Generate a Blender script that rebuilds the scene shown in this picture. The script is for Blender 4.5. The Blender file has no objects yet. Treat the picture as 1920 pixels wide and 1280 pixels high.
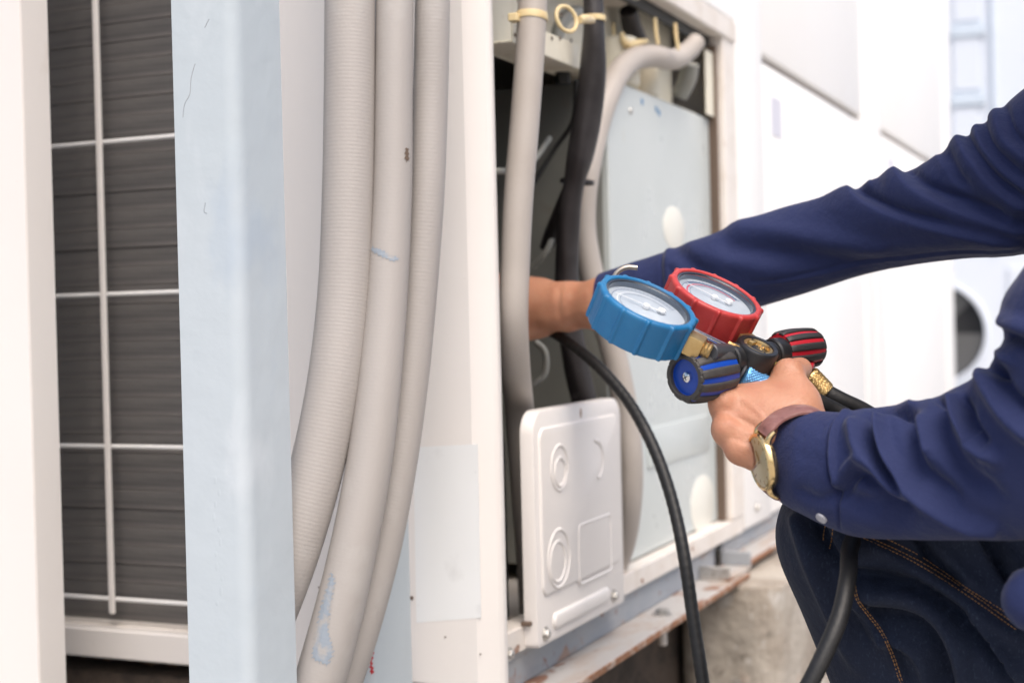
import bpy, bmesh, math, random
import numpy as np
from mathutils import Matrix, Vector
from mathutils.bvhtree import BVHTree

random.seed(7)
rng = np.random.default_rng(7)
scene = bpy.context.scene
COL = scene.collection

# ------------------------------------------------------------------ camera
FPX = 2750.0                       # focal length in photo pixels (1920 wide)
roll = math.atan(.024)
pitch = math.atan(38 / FPX)
_s, _c = math.sin(roll), math.cos(roll)
FW = np.array([0, math.cos(pitch), -math.sin(pitch)])
_U0 = np.array([0, math.sin(pitch), math.cos(pitch)])
_R0 = np.array([1., 0, 0])
RT = _c * _R0 - _s * _U0
UP = _s * _R0 + _c * _U0
CAM = np.array([0, 0, .70])
cam_d = bpy.data.cameras.new('camera')
cam = bpy.data.objects.new('camera', cam_d)
COL.objects.link(cam)
cam.matrix_world = Matrix([[RT[0], UP[0], -FW[0], CAM[0]], [RT[1], UP[1], -FW[1], CAM[1]],
                           [RT[2], UP[2], -FW[2], CAM[2]], [0, 0, 0, 1]])
cam_d.sensor_width = 36
cam_d.lens = FPX / 1920 * 36
cam_d.clip_start = .05
cam_d.clip_end = 400
cam_d.dof.use_dof = True
cam_d.dof.focus_distance = 1.13
cam_d.dof.aperture_fstop = 5.6
scene.camera = cam

# ------------------------------------------------------------------ sky, sun, exposure
SUN_EL, SUN_AZ = math.radians(57), math.radians(162)      # azimuth clockwise from +Y
world = bpy.data.worlds.new('World')
scene.world = world
world.use_nodes = True
wn = world.node_tree
sky = wn.nodes.new('ShaderNodeTexSky')
sky.sky_type = 'NISHITA'
sky.sun_disc = False
sky.sun_elevation = SUN_EL
sky.sun_rotation = SUN_AZ
sky.air_density = 1.0
sky.dust_density = 5.0
sky.ozone_density = .6
bg = wn.nodes['Background']
wn.links.new(sky.outputs[0], bg.inputs[0])
bg.inputs[1].default_value = .15
sun_d = bpy.data.lights.new('sun', 'SUN')
sun_d.energy = 1.5
sun_d.angle = math.radians(42)
sun_d.color = (1, .965, .92)
sun = bpy.data.objects.new('sun', sun_d)
COL.objects.link(sun)
_sd = Vector((math.sin(SUN_AZ) * math.cos(SUN_EL), math.cos(SUN_AZ) * math.cos(SUN_EL), math.sin(SUN_EL)))
sun.rotation_euler = _sd.to_track_quat('Z', 'Y').to_euler()
sun.location = (2, -2, 4)
scene.view_settings.view_transform = 'Standard'
scene.view_settings.look = 'None'
scene.view_settings.gamma = 1
scene.view_settings.use_curve_mapping = False
scene.view_settings.exposure = .50

# ------------------------------------------------------------------ pixel helpers
def P(px, py, d):
    return CAM + d * (FW + (px - 960) / FPX * RT - (py - 640) / FPX * UP)
def ray(px, py):
    return FW + (px - 960) / FPX * RT - (py - 640) / FPX * UP
def proj(X):
    v = np.asarray(X) - CAM
    d = v @ FW
    return 960 + FPX * (v @ RT) / d, 640 - FPX * (v @ UP) / d, d

# frame of the row of units: t along the row, s into the units, z up
E1 = np.array([1220, 2750, 0.]); E1 /= np.linalg.norm(E1)
E2 = np.array([-E1[1], E1[0], 0])
C0 = P(920, 640, 1.4); C0[2] = 0
ROW = np.eye(4); ROW[:3, 0] = E1; ROW[:3, 1] = E2; ROW[:3, 3] = C0
def L(t, s, z): return C0 + t * E1 + s * E2 + np.array([0, 0, z])
def on_s(px, py, s=0.):                  # point of the plane s = const behind a pixel -> (t, s, z)
    d = ray(px, py); k = ((C0 + s * E2 - CAM) @ E2) / (d @ E2); X = CAM + k * d
    return np.array([(X - C0) @ E1, s, X[2]])
def on_t(px, py, t=0.):
    d = ray(px, py); k = ((C0 + t * E1 - CAM) @ E1) / (d @ E1); X = CAM + k * d
    return np.array([t, (X - C0) @ E2, X[2]])

# ------------------------------------------------------------------ object helpers
MW = {}                                   # object name -> world matrix (numpy)
def tag(o, label=None, cat=None, group=None, kind=None):
    if label: o['label'] = label
    if cat: o['category'] = cat
    if group: o['group'] = group
    if kind: o['kind'] = kind
    return o
def empty(name, M=None, label=None, cat=None, group=None):
    o = bpy.data.objects.new(name, None)
    o.empty_display_size = .05
    COL.objects.link(o)
    M = np.eye(4) if M is None else M
    o.matrix_world = Matrix(M.tolist())
    MW[o.name] = M
    return tag(o, label, cat, group)
def at(p, M=None):
    A = np.eye(4) if M is None else M.copy()
    A[:3, 3] = p
    return A
def obj(name, geo, m, parent=None, smooth=True, M=None, world=False, sharp=None):
    """one mesh object. geo = (verts, faces); verts in the parent's frame, or in world space if world=True"""
    v, f = geo
    v = np.asarray(v, float)
    base = MW[parent.name] if parent is not None else (np.eye(4) if M is None else M)
    if world:
        inv = np.linalg.inv(base)
        v = v @ inv[:3, :3].T + inv[:3, 3]
    me = bpy.data.meshes.new(name)
    me.from_pydata(v.tolist(), [], [tuple(int(i) for i in q) for q in f])
    me.validate()
    if smooth:
        me.polygons.foreach_set('use_smooth', [True] * len(me.polygons))
        if sharp is None and len(v) < 15000: sharp = 32
        if sharp:
            bm = bmesh.new(); bm.from_mesh(me)
            for e in bm.edges:
                if len(e.link_faces) == 2 and e.calc_face_angle(0) > math.radians(sharp): e.smooth = False
            bm.to_mesh(me); bm.free()
    me.materials.append(m)
    o = bpy.data.objects.new(name, me)
    COL.objects.link(o)
    if parent is not None:
        o.parent = parent
    elif M is not None:
        o.matrix_world = Matrix(M.tolist())
    MW[o.name] = base
    return o
def copy_at(o, loc, parent=None):
    c = o.copy(); COL.objects.link(c)
    c.parent = parent if parent is not None else o.parent
    c.location = loc
    MW[c.name] = MW[o.name]
    return c

def cat_geo(*gs):
    V, F, n = [], [], 0
    for v, f in gs:
        v = np.asarray(v, float)
        V.append(v); F += [tuple(i + n for i in q) for q in f]; n += len(v)
    return np.concatenate(V), F
def xf(geo, A):
    v, f = geo
    return np.asarray(v) @ A[:3, :3].T + A[:3, 3], f
def frame(o, z, x=None):
    z = np.asarray(z, float); z = z / np.linalg.norm(z)
    if x is None: x = np.array([1, 0, 0]) if abs(z[0]) < .8 else np.array([0, 1, 0])
    x = np.asarray(x, float); x = x - (x @ z) * z; x = x / np.linalg.norm(x)
    A = np.eye(4); A[:3, 0] = x; A[:3, 1] = np.cross(z, x); A[:3, 2] = z; A[:3, 3] = o
    return A

def bm_geo(bm):
    bm.verts.index_update()
    g = np.array([v.co[:] for v in bm.verts]), [tuple(v.index for v in f.verts) for f in bm.faces]
    bm.free()
    return g
def box(x0, x1, y0, y1, z0, z1, bev=.0015, seg=1):
    bm = bmesh.new()
    r = bmesh.ops.create_cube(bm, size=1)
    for v in bm.verts:
        v.co = ((x0 + x1) / 2 + v.co.x * (x1 - x0), (y0 + y1) / 2 + v.co.y * (y1 - y0), (z0 + z1) / 2 + v.co.z * (z1 - z0))
    bev = min(bev, .45 * min(abs(x1 - x0), abs(y1 - y0), abs(z1 - z0)))
    if bev > 0:
        bmesh.ops.bevel(bm, geom=list(bm.edges), offset=bev, segments=seg, affect='EDGES', profile=.5)
    bmesh.ops.recalc_face_normals(bm, faces=list(bm.faces))
    return bm_geo(bm)
def prism(poly, h, bev=0., seg=2):
    """extrude a 2-D polygon (x, y) from z = 0 to h"""
    bm = bmesh.new()
    vs = [bm.verts.new((x, y, 0)) for x, y in poly]
    f = bm.faces.new(vs)
    r = bmesh.ops.extrude_face_region(bm, geom=[f])
    top = [g for g in r['geom'] if isinstance(g, bmesh.types.BMVert)]
    bmesh.ops.translate(bm, verts=top, vec=(0, 0, h))
    bmesh.ops.recalc_face_normals(bm, faces=list(bm.faces))
    if bev > 0:
        tv = set(top)
        es = [e for e in bm.edges if e.verts[0] in tv and e.verts[1] in tv]
        bmesh.ops.bevel(bm, geom=es, offset=bev, segments=seg, affect='EDGES', profile=.5)
    return bm_geo(bm)
def rrect(x0, x1, y0, y1, r, n=6):
    pts = []
    for cx, cy, a0 in ((x1 - r, y1 - r, 0), (x0 + r, y1 - r, 90), (x0 + r, y0 + r, 180), (x1 - r, y0 + r, 270)):
        for k in range(n + 1):
            a = math.radians(a0 + 90 * k / n)
            pts.append((cx + r * math.cos(a), cy + r * math.sin(a)))
    return pts
def lathe(prof, n=48, rmod=None, a0=0., a1=2 * math.pi):
    """prof: list of (r, z); surface of revolution about z. rmod(theta, r, z) -> r"""
    full = abs(a1 - a0 - 2 * math.pi) < 1e-6
    m = n if full else n + 1
    V, F = [], []
    for r, z in prof:
        for k in range(m):
            a = a0 + (a1 - a0) * k / n
            rr = rmod(a, r, z) if rmod else r
            V.append((rr * math.cos(a), rr * math.sin(a), z))
    for i in range(len(prof) - 1):
        for k in range(n):
            a, b = i * m + k, i * m + (k + 1) % m
            F.append((a, b, b + m, a + m))
    return np.array(V), F
def disc(r, z=0., n=48):
    V = [(0, 0, z)] + [(r * math.cos(2 * math.pi * k / n), r * math.sin(2 * math.pi * k / n), z) for k in range(n)]
    return np.array(V), [(0, 1 + k, 1 + (k + 1) % n) for k in range(n)]
def hexprism(r, z0, z1, bev=.0006):
    g = prism([(r * math.cos(math.pi / 3 * k), r * math.sin(math.pi / 3 * k)) for k in range(6)], z1 - z0, bev)
    v, f = g
    v = v.copy(); v[:, 2] += z0
    return v, f
def catmull(pts, n):
    pts = np.asarray(pts, float)
    p = np.vstack([2 * pts[0] - pts[1], pts, 2 * pts[-1] - pts[-2]])
    m = len(pts) - 1
    u = np.linspace(0, m, n)
    i = np.minimum(u.astype(int), m - 1)
    t = (u - i)[:, None]
    a, b, c, d = p[i], p[i + 1], p[i + 2], p[i + 3]
    return .5 * (2 * b + (c - a) * t + (2 * a - 5 * b + 4 * c - d) * t * t + (3 * b - a - 3 * c + d) * t ** 3)
def tube(ctrl, n=120, seg=20, rib=0., pitch=.004, cap=True, noise=0.):
    """ctrl: list of (x, y, z, r)"""
    c = catmull(ctrl, n)
    p, r = c[:, :3], c[:, 3].copy()
    # resample evenly
    dl = np.r_[0, np.cumsum(np.linalg.norm(np.diff(p, axis=0), axis=1))]
    u = np.linspace(0, dl[-1], n)
    p = np.stack([np.interp(u, dl, p[:, k]) for k in range(3)], 1); r = np.interp(u, dl, r)
    T = np.gradient(p, axis=0); T /= np.linalg.norm(T, axis=1)[:, None]
    N = np.zeros_like(T)
    a = np.array([0, 0, 1.]) if abs(T[0, 2]) < .9 else np.array([1., 0, 0])
    N[0] = a - (a @ T[0]) * T[0]; N[0] /= np.linalg.norm(N[0])
    for i in range(1, n):
        v = N[i - 1] - (N[i - 1] @ T[i]) * T[i]
        N[i] = v / np.linalg.norm(v)
    B = np.cross(T, N)
    if rib: r = r + rib * np.sin(u / pitch * 2 * math.pi)
    th = np.linspace(0, 2 * math.pi, seg, endpoint=False)
    rr = np.repeat(r[:, None], seg, 1)
    if noise:
        ph = rng.uniform(0, 6, 4)
        rr = rr * (1 + noise * np.sin(u[:, None] * 31 + ph[0] + 2 * np.sin(th + ph[1])) * np.sin(th * 2 + u[:, None] * 17 + ph[2]))
    V = p[:, None] + rr[..., None] * (np.cos(th)[None, :, None] * N[:, None] + np.sin(th)[None, :, None] * B[:, None])
    V = V.reshape(-1, 3)
    F = []
    for i in range(n - 1):
        for k in range(seg):
            a0, b0 = i * seg + k, i * seg + (k + 1) % seg
            F.append((a0, b0, b0 + seg, a0 + seg))
    if cap:
        F.append(tuple(range(seg))[::-1]); F.append(tuple((n - 1) * seg + k for k in range(seg)))
    return V, F
def ptube(pts, **k):                       # (px, py, depth, radius) control points
    return tube([tuple(P(a, b, d)) + (r,) for a, b, d, r in pts], **k)
def cyl(a, b, r0, r1=None, seg=24, bev=0.):
    a, b = np.asarray(a, float), np.asarray(b, float)
    h = np.linalg.norm(b - a); r1 = r0 if r1 is None else r1
    bev = min(bev, h * .3, r0 * .5) if bev else 0
    prof = [(0, 0), (r0 - bev, 0), (r0, bev), (r1, h - bev), (r1 - bev, h), (0, h)] if bev else [(0, 0), (r0, 0), (r1, h), (0, h)]
    return xf(lathe(prof, seg), frame(a, b - a))
def bolt(o, n, r=.007, h=.005):
    """hex bolt with washer, head axis n"""
    g = cat_geo(lathe([(0, 0), (r * 1.25, 0), (r * 1.25, .0012), (0, .0012)], 24), hexprism(r * .85, .0012, h),
                lathe([(r * .5, h), (r * .35, h + .0006), (0, h + .0008)], 16))
    return xf(g, frame(o, n))

# ------------------------------------------------------------------ signed distance meshing (bodies)
def smin(a, b, k):
    h = np.clip(.5 + .5 * (b - a) / k, 0, 1)
    return b + (a - b) * h - k * h * (1 - h)
def rcone(p, a, b, ra, rb):
    a, b = np.asarray(a), np.asarray(b)
    ab = b - a
    t = np.clip(((p - a) @ ab) / (ab @ ab), 0, 1)
    return np.linalg.norm(p - a - t[..., None] * ab, axis=-1) - (ra + (rb - ra) * t)
def ellip(p, c, A, r):
    q = (p - c) @ A
    k0 = np.linalg.norm(q / r, axis=-1); k1 = np.linalg.norm(q / (np.asarray(r) ** 2), axis=-1)
    return k0 * (k0 - 1) / np.maximum(k1, 1e-9)
def surface_nets(fn, lo, hi, h):
    lo, hi = np.asarray(lo), np.asarray(hi)
    n = np.ceil((hi - lo) / h).astype(int) + 1
    ax = [lo[k] + h * np.arange(n[k]) for k in range(3)]
    vol = np.empty(n, np.float32)
    yz = np.stack(np.meshgrid(ax[1], ax[2], indexing='ij'), -1)
    for i0 in range(0, n[0], 16):
        xs = ax[0][i0:i0 + 16]
        pts = np.empty((len(xs),) + yz.shape[:2] + (3,))
        pts[..., 0] = xs[:, None, None]; pts[..., 1:] = yz[None]
        vol[i0:i0 + 16] = fn(pts.reshape(-1, 3)).reshape(pts.shape[:3])
    ins = vol < 0
    cs = np.zeros(n - 1, np.int8)
    for dx in (0, 1):
        for dy in (0, 1):
            for dz in (0, 1):
                cs += ins[dx:n[0] - 1 + dx, dy:n[1] - 1 + dy, dz:n[2] - 1 + dz]
    act = np.argwhere((cs > 0) & (cs < 8))
    idx = -np.ones(n - 1, np.int64)
    idx[act[:, 0], act[:, 1], act[:, 2]] = np.arange(len(act))
    acc = np.zeros((len(act), 3)); cnt = np.zeros(len(act))
    cor = [np.array(c) for c in ((0, 0, 0), (1, 0, 0), (0, 1, 0), (1, 1, 0), (0, 0, 1), (1, 0, 1), (0, 1, 1), (1, 1, 1))]
    for a, b in ((0, 1), (2, 3), (4, 5), (6, 7), (0, 2), (1, 3), (4, 6), (5, 7), (0, 4), (1, 5), (2, 6), (3, 7)):
        A, B = act + cor[a], act + cor[b]
        va, vb = vol[A[:, 0], A[:, 1], A[:, 2]], vol[B[:, 0], B[:, 1], B[:, 2]]
        m = (va < 0) != (vb < 0)
        t = np.where(m, va / np.where(m, va - vb, 1), 0)[:, None]
        acc[m] += (A + t * (B - A))[m]; cnt[m] += 1
    V = lo + h * acc / cnt[:, None]
    F = []
    for d in range(3):
        e1, e2 = (d + 1) % 3, (d + 2) % 3
        sl0 = [slice(None)] * 3; sl1 = [slice(None)] * 3
        sl0[d] = slice(0, n[d] - 1); sl1[d] = slice(1, n[d])
        s0, s1 = ins[tuple(sl0)], ins[tuple(sl1)]
        E = np.argwhere(s0 != s1)
        E = E[(E[:, e1] > 0) & (E[:, e2] > 0) & (E[:, e1] < n[e1] - 1) & (E[:, e2] < n[e2] - 1)]
        if not len(E): continue
        o1 = np.zeros(3, int); o1[e1] = 1
        o2 = np.zeros(3, int); o2[e2] = 1
        q = [E - o1 - o2, E - o2, E, E - o1]
        q = np.stack([idx[c[:, 0], c[:, 1], c[:, 2]] for c in q], 1)
        flip = ~s0[E[:, 0], E[:, 1], E[:, 2]]
        q[flip] = q[flip][:, ::-1]
        F.append(q)
    return V, np.concatenate(F)
def relax(V, F, it=2, lam=.5):
    F = np.asarray(F)
    e = np.concatenate([F[:, [0, 1]], F[:, [1, 2]], F[:, [2, 3]], F[:, [3, 0]]])
    for _ in range(it):
        acc = np.zeros_like(V); c = np.zeros(len(V))
        for k in range(3):
            acc[:, k] = np.bincount(e[:, 0], V[e[:, 1], k], len(V)) + np.bincount(e[:, 1], V[e[:, 0], k], len(V))
        c = np.bincount(e[:, 0], minlength=len(V)) + np.bincount(e[:, 1], minlength=len(V))
        V = V + lam * (acc / np.maximum(c, 1)[:, None] - V)
    return V
def normals(V, F):
    F = np.asarray(F)
    fn = np.cross(V[F[:, 2]] - V[F[:, 0]], V[F[:, 3]] - V[F[:, 1]])
    N = np.zeros_like(V)
    for k in range(4):
        for c in range(3):
            N[:, c] += np.bincount(F[:, k], fn[:, c], len(V))
    return N / np.maximum(np.linalg.norm(N, axis=1), 1e-12)[:, None]
FW_ = 1.2
FA_ = 1.5
def fold(V, F, folds, side=True, wide=1.):
    """raise or sink folds along lines seen on the photographed side; each fold is (pixel line, width px, height m)"""
    N = normals(V, F)
    px, py, d = proj(V)
    face = np.clip((-(N * (V - CAM)).sum(1) / np.linalg.norm(V - CAM, axis=1)) * 2.2 + .35, 0, 1) if side else np.ones(len(V))
    q = np.stack([px, py], 1)
    disp = np.zeros(len(V))
    for fo in folds:
        line, w, amp = fo[:3]
        asym = fo[3] if len(fo) > 3 else 0
        ln = catmull(line, 8 * len(line)) if len(line) > 2 else np.asarray(line, float)
        best = np.full(len(V), 1e9); bt = np.zeros(len(V)); sg = np.zeros(len(V))
        L_ = np.r_[0, np.cumsum(np.linalg.norm(np.diff(ln, axis=0), axis=1))]
        for i in range(len(ln) - 1):
            a, b = ln[i], ln[i + 1]
            ab = b - a
            t = np.clip(((q - a) @ ab) / (ab @ ab + 1e-9), 0, 1)
            dd = np.linalg.norm(q - a - t[:, None] * ab, axis=1)
            m = dd < best
            best[m] = dd[m]; sg[m] = (ab[0] * (q[:, 1] - a[1]) - ab[1] * (q[:, 0] - a[0]))[m]; bt[m] = ((L_[i] + t * (L_[i + 1] - L_[i])) / L_[-1])[m]
        taper = np.clip(np.minimum(bt + .25, 1.15 - bt) * 3.5, 0, 1)
        ww = w * FW_ * wide
        if asym:
            ww = np.where(sg > 0, ww * asym, ww * .75)
            disp += amp * face * taper * np.exp(-(best / ww) ** 2)
        else:
            disp += amp * (FA_ if abs(amp) > .0018 else 1) * face * taper * np.exp(-(best / ww) ** 2)
    return V + N * disp[:, None]
def sleeve(st, n=260, seg=160, ratio=.85, wave=.0012):
    """st: (top px, bottom px, depth[, ratio]) stations along an arm"""
    rows = []
    for s_ in st:
        a, b = P(*s_[0], s_[2]), P(*s_[1], s_[2])
        rows.append(np.r_[(a + b) / 2, (a - b) / 2, s_[3] if len(s_) > 3 else ratio])
    c = catmull(rows, n)
    C_, H, rt = c[:, :3], c[:, 3:6], c[:, 6]
    T = np.gradient(C_, axis=0); T /= np.linalg.norm(T, axis=1)[:, None]
    W = np.cross(T, H); W /= np.linalg.norm(W, axis=1)[:, None]
    W *= (np.linalg.norm(H, axis=1) * rt)[:, None]
    th = np.linspace(0, 2 * math.pi, seg, endpoint=False)
    u = np.linspace(0, 1, n)[:, None]
    k = 1 + wave * 12 * (np.sin(u * 60 + 3 * np.sin(th * 2 + u * 9)) * .5 + np.sin(u * 23 + th * 3 + 1) * .6) * np.clip(np.abs(np.sin(th))[None, :], .1, 1)
    V = C_[:, None] + k[..., None] * (np.cos(th)[None, :, None] * H[:, None] + np.sin(th)[None, :, None] * W[:, None])
    i, j = np.meshgrid(np.arange(n - 1), np.arange(seg), indexing='ij')
    a = i * seg + j; b = i * seg + (j + 1) % seg
    F = np.stack([a, b, b + seg, a + seg], -1).reshape(-1, 4)
    V = V.reshape(-1, 3)
    # outward normals
    N = normals(V, F)
    if ((V - np.repeat(C_, seg, 0)) * N).sum() < 0: F = F[:, ::-1]
    return V, F, C_

# ------------------------------------------------------------------ materials
def mat(name, col, rough=.5, metal=0., layers=(), bump=0., bscale=150., bstretch=(1, 1, 1), spec=.5, rvar=0., sss=0., sheen=0., coat=0.):
    m = bpy.data.materials.new(name)
    m.use_nodes = True
    nt = m.node_tree; N = nt.nodes; K = nt.links
    b = N['Principled BSDF']
    tc = N.new('ShaderNodeTexCoord')
    def noise(scale, stretch=(1, 1, 1), detail=5., dist=0., rough_=.55):
        mp = N.new('ShaderNodeMapping'); mp.inputs['Scale'].default_value = stretch
        K.new(tc.outputs['Object'], mp.inputs[0])
        n = N.new('ShaderNodeTexNoise'); n.inputs['Scale'].default_value = scale
        n.inputs['Detail'].default_value = detail; n.inputs['Distortion'].default_value = dist
        n.inputs['Roughness'].default_value = rough_
        K.new(mp.outputs[0], n.inputs['Vector'])
        return n.outputs['Fac']
    cur = None
    for ly in layers:
        c2, scale, lo, hi, amt = ly[:5]
        st = ly[5] if len(ly) > 5 else (1, 1, 1)
        mr = N.new('ShaderNodeMapRange')
        mr.inputs[1].default_value, mr.inputs[2].default_value = lo, hi
        mr.inputs[3].default_value, mr.inputs[4].default_value = 0, amt
        K.new(noise(scale, st, dist=.3), mr.inputs[0])
        mx = N.new('ShaderNodeMix'); mx.data_type = 'RGBA'
        if cur is None: mx.inputs['A'].default_value = (*col, 1)
        else: K.new(cur, mx.inputs['A'])
        mx.inputs['B'].default_value = (*c2, 1)
        K.new(mr.outputs[0], mx.inputs['Factor'])
        cur = mx.outputs['Result']
    if cur is None: b.inputs['Base Color'].default_value = (*col, 1)
    else: K.new(cur, b.inputs['Base Color'])
    b.inputs['Roughness'].default_value = rough
    if rvar:
        mr = N.new('ShaderNodeMapRange'); mr.inputs[1].default_value, mr.inputs[2].default_value = .3, .7
        mr.inputs[3].default_value, mr.inputs[4].default_value = rough - rvar, rough + rvar
        K.new(noise(14), mr.inputs[0]); K.new(mr.outputs[0], b.inputs['Roughness'])
    b.inputs['Metallic'].default_value = metal
    b.inputs['Specular IOR Level'].default_value = spec
    if sss:
        b.inputs['Subsurface Weight'].default_value = sss
        b.inputs['Subsurface Radius'].default_value = (1, .35, .2)
        b.inputs['Subsurface Scale'].default_value = .006
    if sheen:
        b.inputs['Sheen Weight'].default_value = sheen
        b.inputs['Sheen Roughness'].default_value = .4
    if coat: b.inputs['Coat Weight'].default_value = coat
    if bump:
        bp = N.new('ShaderNodeBump'); bp.inputs['Strength'].default_value = 1
        bp.inputs['Distance'].default_value = bump
        K.new(noise(bscale, bstretch, 4), bp.inputs['Height'])
        K.new(bp.outputs[0], b.inputs['Normal'])
    return m
RUST = (.23, .085, .03)
M_white = mat('white_paint', (.80, .765, .735), .38, layers=[((.74, .69, .65), 2.2, .4, .75, .55), ((.55, .47, .40), 9, .66, .8, .35), ((.42, .33, .26), 60, .74, .80, .4)], bump=.00025, bscale=60, rvar=.08)
M_white2 = mat('white_paint_clean', (.87, .86, .85), .4, layers=[((.83, .815, .80), 1.6, .4, .75, .6), ((.64, .58, .52), 5, .66, .85, .3)], bump=.0002, bscale=40, rvar=.08)
M_cream = mat('cream_metal', (.78, .74, .62), .5, layers=[((.62, .54, .40), 12, .5, .7, .7), ((.35, .25, .16), 40, .66, .74, .6)], bump=.0003, bscale=90)
M_rail = mat('weathered_rail', (.76, .71, .66), .45, layers=[((.60, .52, .44), 18, .45, .7, .6), (RUST, 34, .66, .73, .85), ((.42, .25, .15), 80, .66, .74, .5)], bump=.0004, bscale=70)
M_beam = mat('grey_beam', (.30, .33, .37), .55, layers=[((.42, .42, .42), 8, .45, .7, .7, (1, 1, 3)), ((.35, .2, .12), 26, .58, .68, .75, (.6, 1, 1)), (RUST, 60, .64, .72, .8)], bump=.0008, bscale=120)
M_flange = mat('rusty_flange', (.46, .44, .42), .6, layers=[((.40, .28, .20), 15, .48, .66, .7, (.5, 1, 1)), (RUST, 38, .58, .66, .85, (.5, 1, 1)), ((.10, .05, .03), 90, .66, .74, .7)], bump=.001, bscale=140)
M_edge = mat('rust_edge', (.30, .14, .07), .8, layers=[((.5, .4, .33), 50, .5, .6, .8), ((.12, .05, .03), 100, .55, .65, .7)], bump=.001, bscale=200)
M_bluep = mat('blue_paint', (.43, .485, .525), .68, layers=[((.49, .54, .585), 4, .4, .65, .7, (1, 1, .4)), ((.31, .39, .50), 9, .56, .74, .6, (1, 1, .5)), ((.58, .62, .66), 13, .56, .7, .55, (1, 1, .45)), ((.30, .34, .40), 28, .70, .76, .5), ((.62, .58, .5), 120, .74, .79, .5)], bump=.0014, bscale=22, rvar=.08)
M_conduit = mat('grey_conduit', (.395, .37, .352), .5, layers=[((.345, .318, .298), 5, .4, .7, .8, (1, 1, .35)), ((.45, .435, .42), 14, .58, .75, .6), ((.35, .29, .25), 70, .72, .78, .5)], bump=.0002, bscale=300, rvar=.07)
M_conduit2 = mat('beige_conduit', (.44, .40, .365), .5, layers=[((.37, .325, .285), 9, .45, .7, .7), ((.36, .28, .22), 60, .7, .77, .5)], bump=.0002, bscale=300)
M_smear = mat('blue_grey_smear', (.27, .31, .36), .6, layers=[((.37, .35, .335), 70, .48, .6, .9)], bump=.0004, bscale=100)
M_blackpipe = mat('black_insulation', (.022, .019, .02), .5, layers=[((.055, .05, .052), 12, .45, .7, .8), ((.16, .15, .15), 40, .68, .76, .5)], bump=.0006, bscale=110)
M_hose = mat('black_hose', (.008, .008, .0085), .5, layers=[((.018, .017, .017), 60, .5, .7, .8)], bump=.0003, bscale=420)
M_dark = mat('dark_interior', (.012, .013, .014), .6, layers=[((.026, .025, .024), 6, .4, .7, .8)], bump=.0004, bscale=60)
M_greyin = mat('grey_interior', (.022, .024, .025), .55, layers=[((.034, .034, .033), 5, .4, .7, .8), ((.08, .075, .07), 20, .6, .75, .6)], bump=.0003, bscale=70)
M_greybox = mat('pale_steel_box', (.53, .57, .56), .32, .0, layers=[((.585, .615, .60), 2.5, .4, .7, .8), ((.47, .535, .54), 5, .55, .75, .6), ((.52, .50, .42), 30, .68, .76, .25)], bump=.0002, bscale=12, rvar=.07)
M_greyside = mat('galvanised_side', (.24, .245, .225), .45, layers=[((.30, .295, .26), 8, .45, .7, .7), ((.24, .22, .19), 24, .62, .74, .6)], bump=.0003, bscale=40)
M_oval = mat('white_oval', (.78, .77, .70), .4)
M_mark = mat('blue_pen_mark', (.10, .25, .45), .6)
M_label = mat('grey_white_sticker', (.82, .83, .83), .42, layers=[((.78, .79, .79), 6, .4, .7, .7), ((.60, .60, .60), 20, .62, .75, .5), ((.45, .43, .42), 80, .72, .78, .4)], bump=.0004, bscale=22)
M_bluelabel = mat('pale_lilac_label', (.62, .62, .70), .5)
M_gap = mat('brown_gap', (.13, .09, .065), .7)
M_bolt = mat('zinc_bolt', (.55, .54, .52), .35, .85, layers=[((.3, .26, .22), 200, .5, .65, .7)], bump=.0002, bscale=500)
M_tie = mat('yellowed_nylon', (.72, .58, .33), .4, layers=[((.6, .42, .2), 40, .5, .7, .6)], spec=.4)
M_coil = mat('coil_fins', (.125, .118, .114), .5, layers=[((.195, .178, .168), 7, .42, .65, .8, (1, 1, 6)), ((.065, .063, .064), 16, .5, .7, .7, (1, .2, 9)), ((.13, .09, .085), 22, .62, .75, .5, (1, 1, 3))], bump=.0006, bscale=220, bstretch=(1, 6, .2))
M_concrete = mat('concrete_block', (.42, .375, .32), .9, layers=[((.27, .225, .18), 9, .42, .62, .9), ((.55, .52, .48), 14, .55, .68, .85), ((.46, .27, .18), 12, .60, .70, .6), ((.14, .12, .10), 38, .60, .68, .7), ((.60, .58, .55), 60, .62, .7, .6)], bump=.005, bscale=45)
M_shade = mat('brown_shade', (.075, .055, .042), .95, layers=[((.035, .027, .022), 30, .45, .6, .8), ((.14, .10, .07), 60, .6, .7, .7)], bump=.004, bscale=80)  # under-unit shade put into a dark brown colour
M_ground = mat('roof_concrete', (.42, .40, .37), .9, layers=[((.34, .32, .29), 1.2, .4, .7, .8), ((.26, .24, .22), 18, .62, .75, .6)], bump=.003, bscale=60)
M_palewall = mat('pale_blue_panel', (.66, .71, .79), .5, layers=[((.70, .745, .82), 1.5, .4, .7, .8)], bump=.0006, bscale=20)
M_palewall2 = mat('pale_blue_inset', (.57, .65, .74), .5)
M_fan = mat('grey_fan_plastic', (.12, .12, .12), .5)
M_fandark = mat('fan_recess', (.022, .022, .024), .7)
M_debris = mat('dry_leaf', (.16, .10, .055), .8, layers=[((.08, .05, .03), 30, .45, .65, .8)], bump=.001, bscale=90)

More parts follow.
